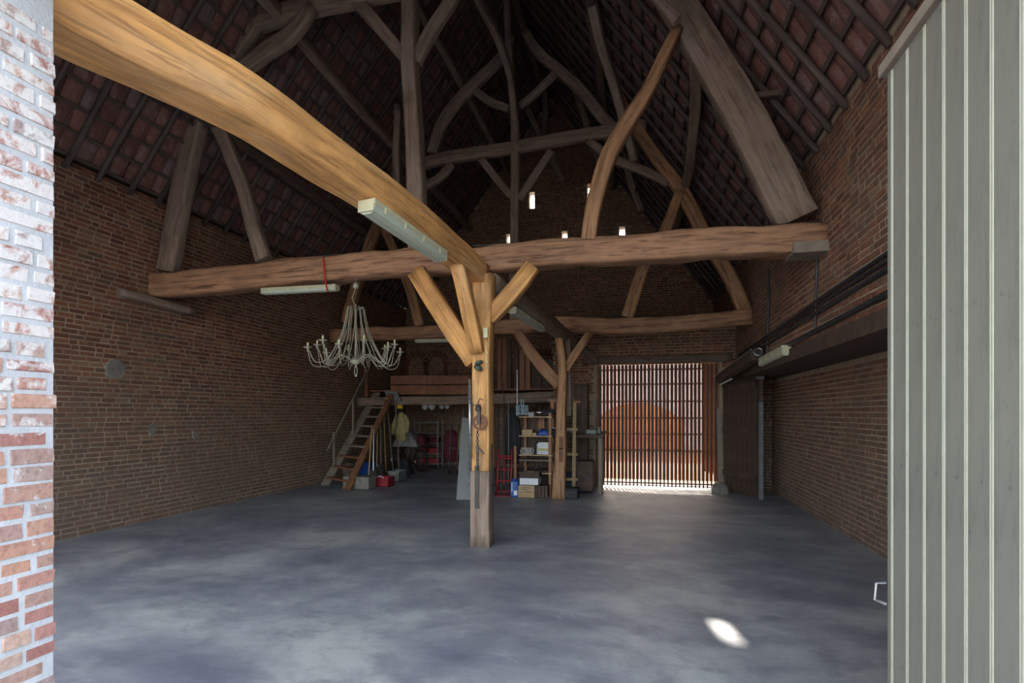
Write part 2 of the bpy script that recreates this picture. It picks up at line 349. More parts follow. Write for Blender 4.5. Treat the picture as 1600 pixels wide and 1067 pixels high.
# ------------------------------------------------------------------ brickwork
def bricks(wall, org, u, v, n, ulen, vlen, mat, mask=None, solo=300, vis=None, course=0.069, joint=0.0135, proud=0.008, blen=0.205, ujit=0.0, hj=0.002):
    org, u, v, n = V(org), V(u), V(v), V(n); L = []
    rows = int(vlen/course)
    for r in range(rows):
        x = -R.random()*0.1 if r % 2 else -R.random()*0.1-0.11
        hd = r % 2
        while x < ulen:
            hd = (R.random() < 0.28)
            ln = (blen*0.48 if hd else blen)*R.uniform(0.93, 1.05)
            a, b = max(x, -ujit*R.random()), min(x+ln, ulen+ujit*R.random())
            if b-a > 0.04:
                z = (r+0.5)*course
                if not mask or mask((a+b)/2, z, (b-a)/2): L.append((a, b, r*course+joint/2+R.uniform(-hj, hj), (r+1)*course-joint/2+R.uniform(-hj, hj)))
            x += ln+joint*R.uniform(0.8, 1.3)
    def one(q):
        a, b, z0, z1 = q; p = proud*R.uniform(0.35, 1.3); e = 0.004; j = lambda: R.uniform(-.003, .003)
        vs_ = []
        for (x, z) in ((a, z0), (b, z0), (b, z1), (a, z1)): vs_.append(org+u*x+v*z-n*0.004)
        for (x, z) in ((a+e, z0+e), (b-e, z0+e), (b-e, z1-e), (a+e, z1-e)): vs_.append(org+u*(x+j())+v*(z+j())+n*(p+j()*0.5))
        return vs_, [(4, 5, 6, 7), (0, 1, 5, 4), (1, 2, 6, 5), (2, 3, 7, 6), (3, 0, 4, 7)]
    if (u.cross(v)).dot(n) < 0: flip = True
    else: flip = False
    def score(q):
        p = org+u*((q[0]+q[1])/2)+v*((q[2]+q[3])/2); X, Y, d = proj(p)
        if d <= 0.3 or not (0 < X < 1600 and 0 < Y < 1067) or (vis and not vis(X, Y, p)): return 0
        return (q[1]-q[0])*abs(n.dot((p-CAM).normalized()))/d**2
    sc_ = sorted(((score(q), i) for i, q in enumerate(L)), reverse=True)
    solos = set(i for s_, i in sc_[:solo] if s_ > 0)
    av, af, ar = [], [], []
    for i, q in enumerate(L):
        vs_, fs = one(q); rd = R.random()
        if flip: fs = [tuple(reversed(f)) for f in fs]
        if i in solos:
            c = sum(vs_, V())/8
            me = bpy.data.meshes.new('brick'); me.from_pydata([tuple(p-c) for p in vs_], [], fs)
            at = me.attributes.new('rnd', 'FLOAT', 'POINT'); at.data.foreach_set('value', [rd]*8)
            link('brick', me, mat, wall, c)
        else:
            b = len(av); av += [tuple(p) for p in vs_]; af += [tuple(b+k for k in f) for f in fs]; ar += [rd]*8
    if av:
        me = bpy.data.meshes.new('brickwork'); me.from_pydata(av, [], af)
        at = me.attributes.new('rnd', 'FLOAT', 'POINT'); at.data.foreach_set('value', ar)
        o = link('brickwork', me, mat, wall, (0, 0, 0)); o['kind'] = 'stuff'

# ================================================================== SETTING
XL, XR, ZP, ZPR, YG, YF = -7.3, 2.0, 4.93, 4.72, 16.0, 1.66
XM = -2.6; ZR = 11.1
fl = MB().box((-2.5, 8.7, -0.1), (11.3, 15.2, 0.2)).build('floor', 'concrete'); tag(fl, 'polished blue-grey concrete barn floor with cloudy stains', None, None, 'structure')
g = MB().box((0, -20, -0.16), (80, 42, 0.3)).build('ground', 'gravel'); tag(g, 'pale gravel yard in front of the barn opening', None, None, 'structure')
g = MB().box((0, 36.6, -0.15), (80, 40, 0.3)).build('ground', 'clay_yard'); tag(g, 'sunlit orange clay yard beyond the slatted gate', None, None, 'structure')
g = MB().box((0.45, 14.75, 0.004), (4.2, 3.7, 0.02)).build('ground', 'clay_yard'); tag(g, 'orange clay floor of the gate porch', None, None, 'structure')
g = MB().box((0.35, 12.7, 0.005), (2.6, 0.28, 0.022)).build('threshold', 'stone_pale'); tag(g, 'pale stone threshold just outside the slatted gate', None, None, 'structure')
ob = thing('outbuilding', 'low red outbuilding with a wide arched doorway seen through the gate slats', 'building', (0.5, 25, 0))
o = MB().box((-1, 26, 2.05), (22, 2.4, 4.1)).build('facade', 'facade_pink', ob)
mb = MB(); pr_ = [(-0.1-1.9, -0.0), (-0.1+1.9, 0.0)]+[(-0.1+1.9*math.cos(math.pi*i/14), .9+1.2*math.sin(math.pi*i/14)) for i in range(15)]
mb.v = [(x, y_, z) for y_ in (24.74, 24.82) for x, z in pr_]; n_ = len(pr_)
mb.f = [tuple(range(n_)), tuple(reversed(range(n_, 2*n_)))]+[(i+n_, (i+1) % n_+n_, (i+1) % n_, i) for i in range(n_)]
mb.build('arched_door', 'door_orange', ob)
for k in range(11): MB().box((-1.9+.36*k, 24.72, .75), (.33, .03, 1.45)).build('board', 'door_orange', ob)
MB().box((-1, 25.9, 4.15), (22.6, 2.9, .12)).build('roof', 'roof_tile', ob)

# left wall
wl = MB().box((XL-0.2, 8.8, 2.45), (0.4, 15.4, 4.9)).build('wall_left', 'mortar_old'); tag(wl, 'long weathered red brick wall on the left of the barn', None, None, 'structure')
bricks(wl, (XL, YF, 0), (0, 1, 0), (0, 0, 1), (1, 0, 0), YG-YF, ZP+0.1, 'brick_old', vis=lambda X, Y, p: X > 92 and p.y < 9)
for (px, py, w_, h_) in ((180, 577, .17, .16), (238, 672, .07, .1), (305, 680, .06, .08)):
    c = atX(px, py, XL+.012); mb = MB(); k_ = 11
    mb.v = [(XL+x_, c.y+w_*math.cos(2*math.pi*i/k_)*q_*R.uniform(.85, 1.1), c.z+h_*math.sin(2*math.pi*i/k_)*q_*R.uniform(.85, 1.1)) for x_, q_ in ((0, 1.0), (.014, .9)) for i in range(k_)]
    mb.f = [tuple(range(k_, 2*k_))]+[(i, (i+1) % k_, (i+1) % k_+k_, i+k_) for i in range(k_)]
    mb.build('mortar_patch', 'block_concrete', wl)
# right wall: upper face XR, deep recess under a lintel
XQ, ZQ, YQ0 = 2.7, 2.34, 3.4
wr = MB().box((XR+0.6, 8.8, (ZQ+4.95)/2+0.05), (1.2, 15.4, 4.95-ZQ-0.1)).box((XQ+0.3, 8.8, 1.25), (0.6, 15.4, 2.5)).box(((XR+XQ)/2+0.05, (YF+YQ0)/2-0.2, 1.25), (XQ-XR+0.1, YQ0-YF+0.4, 2.5)).build('wall_right', 'mortar_old')
tag(wr, 'tall red brick wall on the right with a long recess under a dark lintel', None, None, 'structure')
bricks(wr, (XR, YF, ZQ+0.18), (0, 1, 0), (0, 0, 1), (-1, 0, 0), YG-YF, ZPR-ZQ-0.14, 'brick_old', solo=150, vis=lambda X, Y, p: X < 1378 and p.y > 5.1)
bricks(wr, (XQ, YQ0, 0), (0, 1, 0), (0, 0, 1), (-1, 0, 0), 12.3-YQ0, ZQ, 'brick_old', solo=150, vis=lambda X, Y, p: X < 1382)
lt = MB().box(((XR+XQ)/2-0.01, (YQ0+12.3)/2-0.3, ZQ+0.09), (XQ-XR+0.06, 12.3-YQ0+0.9, 0.17)).build('lintel', 'wood_dark', wr)
# gable wall with slit openings and the arched exit
gab = MB()
gab.v = [(x, y, z) for y in (YG, YG+0.35) for x, z in ((XL-0.4, -0.05), (XR+0.9, -0.05), (XR+0.9, ZPR-1.2), (XM, ZR+0.2), (XL-0.4, ZP-0.5))]
gab.f = [(0, 1, 2, 3, 4), (9, 8, 7, 6, 5)]+[(i, i+5, (i+1) % 5+5, (i+1) % 5) for i in range(5)]
wb = gab.build('wall_back', 'mortar_old'); tag(wb, 'brick gable wall at the far end with narrow slit windows', None, None, 'structure')
slits = []
for px, py, hh in ((831, 313, 0.25), (922, 300, 0.25), (795, 378, 0.24), (882, 374, 0.24), (972, 367, 0.24)):
    p = atY(px, py, YG); slits.append((p.x, p.z, 0.085, hh))
cut(wb, [((x-a, YG-.2, z-h), (x+a, YG+.6, z+h)) for x, z, a, h in slits], [(-1.75, 1.75, -0.2, 2.9, 3.45, YG-.2, YG+.6)])
for i, (x, z, a_, h) in enumerate(slits):
    if i == 1: continue
    o = MB().box((x, YG+0.2, z), (2*a_+0.04, 0.02, 2*h+0.04)).build('window_%d' % (i+1), 'sun_diffusing_glass'); tag(o, 'dusty pane in a narrow slit of the far gable', None, None, 'structure')  # pane added so this slit throws no sun patch on the floor
def gmask(u_, z, hl):
    x = XL+u_
    if z > min(ZP+(x-XL)*(ZR-ZP)/(XM-XL), ZPR+(XR-x)*(ZR-ZPR)/(XR-XM)): return False
    if -1.8 < x < 1.8 and z < 3.5: return False
    return all(abs(x-sx) > sa+hl or abs(z-sz) > sh+0.02 for sx, sz, sa, sh in slits)
bricks(wb, (XL, YG, 0), (1, 0, 0), (0, 0, 1), (0, -1, 0), XR-XL, ZR-0.1, 'brick_old', mask=gmask, solo=0)
# blind arches in the gable behind the loft
for i, px in enumerate((650, 682, 852)):
    c = atY(px, 585, YG); mb = MB()
    for k in range(9):
        a = math.pi*k/8; mb.box((c.x+0.32*math.cos(a), YG-0.02, c.z+0.35+0.32*math.sin(a)), (0.2, 0.06, 0.075), Matrix.Rotation(-a, 3, 'Y'))
    for s_ in (-1, 1): mb.box((c.x+0.32*s_, YG-0.02, c.z+0.0), (0.1, 0.05, 0.7))
    o = mb.build('arch_surround', 'brick_old', wb)
# inner brick wall that holds the slatted gate, and its porch
GX0, GX1, GZ, GY = -0.95, 1.66, 2.74, 12.3
wi = MB().box((0.4, GY+0.13, 1.75), (4.7, 0.26, 3.5)).build('wall_inner', 'mortar_old'); tag(wi, 'brick wall around the slatted gate with a timber lintel', None, None, 'structure')
cut(wi, [((GX0, GY-.5, -.2), (GX1, GY+.6, GZ))])
bricks(wi, (-1.95, GY, 0), (1, 0, 0), (0, 0, 1), (0, -1, 0), 4.65, 3.5, 'brick_old', mask=lambda u_, z, h: not (GX0-0.02 < u_-1.95+h and u_-1.95-h < GX1+0.02 and z < GZ+0.14), solo=0)
timber('lintel', [(-1.25, GY-0.02, GZ+0.09), (1.9, GY-0.02, GZ+0.09)], 0.14, 0.17, 'oak_dark', wi)
wp = MB().box((-1.83, 14.28, 1.75), (0.24, 3.4, 3.5)).build('wall_porch', 'mortar_old'); tag(wp, 'brick side wall of the gate porch', None, None, 'structure')
cp = MB().box((0.4, 14.3, 3.55), (4.7, 3.6, 0.1)).build('ceiling_porch', 'wood_dark'); tag(cp, 'dark board ceiling over the gate porch', None, None, 'structure')
# front wall and pier; unseen left bay and upper opening added for daylight
fw = MB()
fw.v = [(x, y, z) for y in (1.2, YF) for x, z in ((XL-0.4, -0.05), (XR+0.9, -0.05), (XR+0.9, ZPR-1.2), (XM, ZR+0.2), (XL-0.4, ZP-0.5))]
fw.f = [(0, 1, 2, 3, 4), (9, 8, 7, 6, 5)]+[(i, i+5, (i+1) % 5+5, (i+1) % 5) for i in range(5)]
wf = fw.build('wall_front', 'mortar_pier'); tag(wf, 'pale worn brick pier at the barn opening, left edge of the view', None, None, 'structure')
PX = -2.27
cut(wf, [((PX, 1.0, -.2), (1.12, 1.9, 3.46)), ((-6.9, 1.0, -.2), (-2.95, 1.9, 3.46)), ((-2.4, 1.0, 3.7), (1.5, 1.9, 5.0))])
bricks(wf, (PX, 1.2, 0), (0, 1, 0), (0, 0, 1), (1, 0, 0), YF-1.2, 3.24, 'brick_pier', joint=0.015, proud=0.006, ujit=0.009, hj=0.0055, solo=300)

# ------------------------------------------------------------------ roof
def roof(side, name, label):
    sx = 1 if side == 'L' else -1; x0, ZP = (XL, 4.93) if side == 'L' else (XR, ZPR)
    HW = abs(XM-x0); TH = math.atan2(ZR-ZP, HW); CT, ST = math.cos(TH), math.sin(TH)
    A = V((sx*CT, 0, ST)); Nn = V((sx*ST, 0, -CT)); Yd = V((0, 1, 0))
    P = lambda s_, y, h: V((x0, 0, ZP))+A*s_+Yd*y+Nn*h
    SL = HW/CT
    M = Matrix((A, Yd, A.cross(Yd))).transposed()
    rf = MB().box(P(SL/2-0.3, 8.8, -0.17), (SL+0.9, 15.5, 0.06), M).build(name, 'wood_dark'); tag(rf, label, None, None, 'structure')  # slab behind the tiles is added to stop daylight leaking through
    nr = int((YG-YF)/0.46)
    for i in range(nr+1):
        y = YF+0.12+i*0.46
        timber('rafter', [P(-0.05, y+R.uniform(-.02, .02), 0.045), P(SL*0.5, y+R.uniform(-.04, .04), 0.045+R.uniform(-.01, .012)), P(SL-0.03, y+R.uniform(-.02, .02), 0.045)], 0.06, 0.06, 'rafter_wood', rf, wob=0.01, step=0.6, n=8, up=tuple(Nn))
    me = None; nb = int(SL/0.30)
    for i in range(nb+1):
        if me is None:
            o = MB().box((0, 0, 0), (0.045, YG-YF, 0.03), M).build('batten', 'rafter_wood', rf); me = o.data; me.transform(Matrix.Translation((0, 0, -0.0)))
            zoff = o.location.z; o.location = P(0.10+i*0.30, (YF+YG)/2, -0.01)+V((0, 0, zoff))
        else: link('batten', me, None, rf, P(0.10+i*0.30, (YF+YG)/2, -0.01)+V((0, 0, zoff)))
    cells = []
    nt_ = int((YG-YF)/0.23)
    for i in range(nb+1):
        for k in range(nt_+1):
            cells.append((0.10+i*0.30, YF+0.005+k*0.23))
    def score(c):
        p = P(c[0], c[1], 0); X, Y, d = proj(p)
        if not (0 < X < 1600 and 0 < Y < 700) or d < 0.5 or (side == 'L' and X < 92): return 0
        if side == 'R' and X > 1400: return 0
        return abs(Nn.dot((p-CAM).normalized()))/d**2
    order = sorted(((score(c), i) for i, c in enumerate(cells)), reverse=True); solo = set(i for s_, i in order[:300] if s_ > 0)
    av, af, ar = [], [], []
    for i, (s0, y) in enumerate(cells):
        tl = R.uniform(-.012, .012); sk = R.uniform(-.012, .012); vs_ = []
        for a in range(4):
            for b_ in range(4):
                s_ = s0+0.01+0.295*a/3; yy = y+0.006+0.216*b_/3+sk*a/3
                h = -0.055+0.035*(a/3)*-1+0.022*math.sin(math.pi*b_/3)+tl*(b_/3-0.5)+R.uniform(-.004, .004)
                vs_.append(P(s_, yy, h+0.02))
        for (a, b_) in ((0, 0), (0, 3), (3, 3), (3, 0)): vs_.append(vs_[a*4+b_]-Nn*0.03)
        fs = [(a*4+b_, a*4+b_+1, a*4+b_+5, a*4+b_+4) for a in range(3) for b_ in range(3)]+[(0, 4, 8, 12, 19, 16), (3, 17, 18, 15, 11, 7), (0, 16, 17, 3, 2, 1), (12, 13, 14, 15, 18, 19)]
        if side == 'L': fs = [tuple(reversed(f)) for f in fs]
        rd = R.random()
        if i in solo:
            c = P(s0, y, 0); mm = bpy.data.meshes.new('tile'); mm.from_pydata([tuple(p-c) for p in vs_], [], fs)
            at = mm.attributes.new('rnd', 'FLOAT', 'POINT'); at.data.foreach_set('value', [rd]*20); link('tile', mm, 'roof_tile', rf, c)
        else:
            b0 = len(av); av += [tuple(p) for p in vs_]; af += [tuple(b0+q for q in f) for f in fs]; ar += [rd]*20
    mm = bpy.data.meshes.new('tiles'); mm.from_pydata(av, [], af); at = mm.attributes.new('rnd', 'FLOAT', 'POINT'); at.data.foreach_set('value', ar)
    o = link('tiling', mm, 'roof_tile', rf, (0, 0, 0)); o['kind'] = 'stuff'
roof('L', 'ceiling_left', 'left slope of the tiled roof seen from below, rafters and battens')
roof('R', 'ceiling_right', 'right slope of the tiled roof seen from below, in shade')

# ================================================================== TIMBER FRAMES
def tm(name, pl, pts, px, mat, parent, thick=0.2, wob=0.012, **k):
    """timber whose centre line lies in the real plane pl; px = its height in pixels at each point"""
    P = [atP(x, y, *pl) for x, y in pts]; pw = px if isinstance(px, (list, tuple)) else [px]*len(P)
    up = V((0, 1, 0))
    W = [m(p, q) for p, q in zip(P, pw)]
    return timber(name, P, W, thick, mat, parent, wob, up=up, **k)
T1 = ((0.02, 1, 0), 6.72); T2 = ((0.1, 1, 0), 10.8)
def off(pl, dy): return (pl[0], pl[1]+dy)
tr1 = thing('roof_truss', 'near timber roof truss with a long hewn tie beam above the front post', 'truss', (XM, 6.72, 3.4))
tm('tie_beam', T1, [(235, 446), (330, 440), (400, 433), (470, 428), (550, 418), (640, 411), (740, 407), (850, 399), (940, 394), (1000, 391), (1100, 385), (1200, 380), (1292, 373)], [36, 37, 38, 39, 39, 37, 38, 40, 41, 42, 42, 42, 44], 'oak_red', tr1, 0.32, 0.028)
tm('principal', T1, [(262, 424), (285, 300), (316, 165), (345, 118), (385, 60), (405, 30), (425, -20)], [31, 31, 30, 24, 26, 26, 24], 'oak_dusty', tr1, 0.2)
tm('brace', off(T1, -.02), [(414, 406), (395, 345), (381, 292), (355, 225), (332, 182)], [24, 22, 21, 20, 18], 'oak_dusty', tr1, 0.14)
tm('collar', T1, [(396, 38), (470, 14), (552, -3), (700, -32), (900, -72), (1040, -100)], [26]*6, 'oak_dusty', tr1, 0.2)
tm('brace', off(T1, -.05), [(355, 128), (405, 88), (455, 55), (490, 12)], [20, 26, 24, 18], 'oak_dusty', tr1, 0.14)
tm('strut', off(T1, .1), [(375, 78), (362, 35), (350, -10)], 15, 'oak_dusty', tr1, 0.1)
tm('king_post', T1, [(655, 395), (652, 320), (647, 200), (641, 90), (640, 0), (640, -120), (640, -240)], [28, 27, 24, 23, 22, 20, 20], 'oak_dusty', tr1, 0.22)
tm('brace', T1, [(634, 92), (595, 45), (548, -8)], [18, 19, 20], 'oak_dusty', tr1, 0.13)
tm('brace', T1, [(650, 98), (672, 55), (712, -8)], [20, 20, 19], 'oak_dusty', tr1, 0.13)
tm('strut', off(T1, .3), [(622, 305), (620, 240), (621, 165)], [11, 11, 10], 'oak_dark', tr1, 0.1)
tm('principal', T1, [(1244, 345), (1190, 235), (1140, 150), (1092, 62), (1052, 2), (1010, -60), (930, -170)], [60, 58, 54, 50, 44, 40, 36], 'oak_dusty', tr1, 0.22, 0.016, sq=9)
tm('brace', off(T1, -.1), [(920, 376), (926, 330), (945, 260), (975, 200), (1010, 145), (1035, 95), (1060, 48)], [23, 24, 25, 24, 20, 18, 17], 'oak_brown', tr1, 0.16)
tm('strut', off(T1, .05), [(1166, 153), (1230, 145), (1330, 134)], [9, 9, 10], 'oak_dark', tr1, 0.1)
tm('strut', off(T1, -.35), [(1008, -30), (1030, 5), (1058, 34)], [10, 12, 14], 'oak_dusty', tr1, 0.1)
# wall plate corbel blocks at the ends of the tie beams
MB().box(atP(1262, 392, *off(T1, -.02)), (0.38, 0.36, 0.12)).build('corbel', 'wood_grey', tr1)
timber('corbel', [V((XL-.05, 6.2, 3.38)), V((XL+.12, 7.35, 3.3))], 0.3, 0.12, 'oak_dusty', tr1)

tr2 = thing('roof_truss', 'far timber roof truss standing above the back post and the loft', 'truss', (XM, 11.0, 3.3))
tm('tie_beam', T2, [(520, 525), (600, 521), (700, 518), (800, 512), (870, 509), (940, 511), (1020, 508), (1100, 503), (1175, 496)], [20, 20, 20, 22, 24, 24, 24, 23, 24], 'oak_red', tr2, 0.28, 0.024)
tm('principal', T2, [(541, 505), (560, 440), (582, 372), (600, 330)], [16, 16, 16, 14], 'oak_brown', tr2, 0.2)
tm('brace', T2, [(656, 510), (640, 450), (618, 395), (598, 352)], [15, 15, 14, 12], 'oak_brown', tr2, 0.13)
tm('collar', T2, [(640, 262), (700, 247), (800, 232), (900, 214), (975, 202), (1010, 196)], [17, 18, 18, 18, 18, 16], 'oak_dusty', tr2, 0.18)
tm('king_post', T2, [(803, 500), (803, 420), (806, 300), (805, 200), (797, 95), (792, 0), (790, -60)], [13, 13, 13, 13, 11, 10, 10], 'oak_dusty', tr2, 0.18)
tm('brace', T2, [(752, 248), (775, 278), (800, 308)], 11, 'oak_dusty', tr2, 0.12)
tm('brace', T2, [(862, 236), (838, 272), (812, 312)], 12, 'oak_dusty', tr2, 0.12)
tm('brace', T2, [(707, 256), (685, 280), (655, 296)], 13, 'oak_dusty', tr2, 0.12)
tm('principal', T2, [(676, 240), (690, 195), (715, 160), (738, 136), (782, 92), (800, 60)], [17, 17, 18, 17, 15, 12], 'oak_dusty', tr2, 0.16)
tm('brace', T2, [(736, 136), (765, 158), (795, 170)], 11, 'oak_dusty', tr2, 0.1)
tm('principal', T2, [(820, 50), (842, 84), (873, 110), (905, 140), (944, 187), (965, 205)], [13, 14, 15, 16, 17, 17], 'oak_dusty', tr2, 0.16)
tm('brace', T2, [(872, 110), (840, 143), (812, 166)], 11, 'oak_dusty', tr2, 0.1)
tm('principal', T2, [(1165, 490), (1135, 425), (1098, 362), (1064, 298), (1025, 246), (985, 185), (962, 140)], [20, 21, 21, 20, 18, 15, 12], 'oak_brown', tr2, 0.2)
tm('brace', off(T2, -.05), [(980, 496), (1005, 420), (1035, 368), (1063, 298)], [19, 18, 17, 15], 'oak_brown', tr2, 0.14)
tm('brace', T2, [(920, 221), (960, 250), (1000, 265), (1045, 286)], [11, 13, 13, 12], 'oak_dusty', tr2, 0.12)
# members between the trusses
pu = thing('purlin', 'lower purlin along the left roof slope resting on the near truss', 'purlin', (-6.15, 9, 6.0))
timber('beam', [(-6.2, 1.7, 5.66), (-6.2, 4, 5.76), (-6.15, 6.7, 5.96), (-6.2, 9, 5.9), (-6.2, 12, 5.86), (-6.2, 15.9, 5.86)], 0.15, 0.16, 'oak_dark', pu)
pu = thing('purlin', 'middle purlin along the left roof slope above the collar beams', 'purlin', (-5.05, 9, 7.4))
timber('beam', [(-5.1, 1.7, 7.35), (-5.12, 4, 7.35), (-5.07, 6.7, 7.40), (-5.12, 9, 7.36), (-5.1, 12, 7.34), (-5.1, 15.9, 7.34)], 0.15, 0.16, 'oak_dusty', pu)
pu = thing('purlin', 'upper purlin along the left roof slope near the ridge', 'purlin', (-3.85, 9, 9.0))
timber('beam', [(-3.9, 1.7, 9.0), (-3.88, 5, 9.02), (-3.9, 8, 8.99), (-3.88, 12, 9.0), (-3.9, 15.9, 9.0)], 0.13, 0.15, 'oak_dusty', pu)
pu = thing('purlin', 'purlin along the right roof slope between the two trusses', 'purlin', (0.75, 9, 5.8))
a = atY(1086, 85, 6.95); b = atP(1070, 290, *T2)
timber('beam', [a, atY(1086, 160, 8.0), atY(1078, 250, 9.6), b, V((b.x, 15.9, b.z+.1))], 0.15, 0.16, 'oak_dusty', pu)
pu = thing('purlin', 'dark upper purlin high on the right roof slope', 'purlin', (-0.5, 9, 8))
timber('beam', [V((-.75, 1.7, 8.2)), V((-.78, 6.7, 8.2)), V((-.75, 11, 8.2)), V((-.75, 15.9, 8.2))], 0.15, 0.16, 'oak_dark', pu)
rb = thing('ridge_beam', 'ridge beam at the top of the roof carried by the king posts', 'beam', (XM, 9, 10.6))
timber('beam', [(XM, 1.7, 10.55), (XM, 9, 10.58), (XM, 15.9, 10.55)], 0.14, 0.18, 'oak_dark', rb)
wbk = thing('wind_brace', 'curved brace running up from the far king post towards the ridge', 'brace', (-2.6, 10, 8))
timber('brace', [atP(805, 190, *T2), atY(797, 120, 10.4), atY(788, 88, 10.1), atY(772, 45, 9.6), atY(745, -10, 9.0), atY(735, -60, 8.6)], 0.13, 0.16, 'oak_dusty', wbk)
for nm, pts, mt_, lb in (
    ('wind_brace', [(835, -20, 13.5), (862, 30, 13.4), (890, 98, 13.2), (900, 140, 13.2), (918, 200, 13.1), (940, 262, 13.0)], 'oak_dusty', 'thin curved brace in the dark roof right of the far king post'),
    ('wind_brace', [(922, -10, 8.6), (940, 70, 9.0), (962, 142, 9.6), (992, 250, 10.3)], 'oak_dusty', 'long dark brace leaning down to the far right principal'),
    ('wind_brace', [(824, 168, 14.4), (846, 214, 14.4), (862, 246, 14.4), (877, 280, 14.4)], 'oak_dusty', 'short pale brace under the roof near the gable'),
    ('wind_brace', [(978, 240, 13.4), (984, 280, 13.4), (1001, 330, 13.4)], 'oak_dusty', 'short brace low on the right slope near the gable'),
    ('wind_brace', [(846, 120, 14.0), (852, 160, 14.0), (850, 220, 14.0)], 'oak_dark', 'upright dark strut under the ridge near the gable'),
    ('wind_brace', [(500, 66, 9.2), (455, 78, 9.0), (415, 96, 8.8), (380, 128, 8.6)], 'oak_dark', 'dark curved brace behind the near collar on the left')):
    P = [atY(*q) for q in pts]; th_ = thing(nm, lb, 'brace', tuple(P[0])); timber('brace', P, 0.15, 0.15, mt_, th_)

# long beam from the pier to the front post, and its continuation
lb = thing('long_beam', 'bright golden oak beam running from the brick pier to the front post', 'beam', (-2.3, 4, 3.5))
timber('beam', [(-2.68, 1.22, 3.50), (-2.585, 1.9, 3.50), (-2.46, 2.76, 3.585), (-2.345, 3.6, 3.575), (-2.23, 4.42, 3.555), (-2.06, 5.62, 3.46), (-1.94, 6.50, 3.36)], [0.28, 0.28, 0.28, 0.27, 0.26, 0.25, 0.23], [0.30, 0.30, 0.30, 0.30, 0.29, 0.28, 0.26], 'oak_golden', lb, 0.010, sq=8)
lb2 = thing('long_beam', 'grey-brown oak beam running from the front post to the back post', 'beam', (-1.7, 8.5, 3.3))
timber('beam', [(-1.9, 6.72, 3.33), (-1.78, 7.8, 3.31), (-1.64, 9.0, 3.25), (-1.5, 10.3, 3.2), (-1.38, 11.8, 3.12)], 0.22, 0.24, 'oak_dusty', lb2, 0.018)
# front post
p1 = thing('oak_post', 'square oak post in the middle of the floor with braces and iron straps', 'post', (-1.92, 6.45, 0))
timber('post', [(-1.92, 6.45, 0.0), (-1.92, 6.45, 0.5), (-1.915, 6.45, 0.93)], [0.255, 0.245, 0.24], 0.24, 'oak_dusty', p1, 0.012, up=(0, 1, 0), sq=9)
timber('post', [(-1.905, 6.45, 0.935), (-1.90, 6.45, 1.6), (-1.895, 6.45, 2.4), (-1.895, 6.45, 3.0), (-1.9, 6.45, 3.36)], [0.225, 0.215, 0.21, 0.23, 0.25], 0.24, 'oak_golden', p1, 0.012, up=(0, 1, 0), sq=9)
tm('brace', ((0, 1, 0), 6.42), [(742, 566), (712, 520), (680, 470), (652, 424)], [27, 31, 30, 28], 'oak_golden', p1, 0.15, sq=8)
tm('brace', ((0, 1, 0), 6.45), [(764, 497), (790, 468), (815, 438), (832, 415)], [24, 25, 25, 23], 'oak_golden', p1, 0.15, sq=8)
timber('brace', [(-1.92, 6.30, 2.40), (-1.95, 6.12, 2.75), (-1.985, 5.95, 3.10), (-2.02, 5.80, 3.36)], [0.16, 0.17, 0.16, 0.15], 0.15, 'oak_golden', p1, 0.014, up=(0, 1, 0), sq=8)
st = MB().box((-1.945, 6.315, 0.74), (0.05, 0.012, 0.52)).build('iron_strap', 'dark_iron', p1)
st = MB().box((-1.785, 6.42, 0.95), (0.012, 0.045, 0.62))
for k in range(5): st.lathe([(0.012, -.012), (0.012, .012)], (-1.776, 6.42, 0.72+k*0.13), 8, Matrix.Rotation(math.pi/2, 3, 'Y'))
st.build('iron_strap', 'dark_iron', p1)
# back post
p2 = thing('oak_post', 'curved oak post at the back beside the tool shelf', 'post', (-1.5, 10.3, 0))
Q = ((0, 1, 0), 10.35)
tm('post', Q, [(873, 779), (875, 740), (877, 690), (878, 640), (879, 610), (879, 570), (873, 522)], [21, 19, 16, 14, 14, 13, 12], 'oak_brown', p2, 0.24)
tm('post', ((0, 1, 0), 10.62), [(888, 650), (888, 590), (888, 530)], 9, 'oak_dusty', p2, 0.12)
tm('brace', Q, [(874, 602), (850, 575), (828, 548), (808, 518)], [17, 19, 17, 15], 'oak_red', p2, 0.14)
tm('brace', Q, [(884, 578), (898, 555), (912, 535), (923, 518)], [12, 13, 12, 12], 'oak_brown', p2, 0.13)
for px, y0, y1 in ((877, 682, 702), (876, 700, 722)):
    a, b = atY(px, y0, 10.2), atY(px, y1, 10.2); MB().box((a+b)/2, (0.07, 0.02, a.z-b.z)).build('iron_strap', 'rust', p2)
kb = thing('knee_brace', 'short curved knee brace at the top left of the slatted gate', 'brace', (-1.2, 12.1, 2.7))
timber('brace', [atY(932, 567, 12.2), atY(924, 556, 12.2), atY(912, 548, 12.2), atY(898, 545, 12.2)], 0.15, 0.17, 'oak_dark', kb)

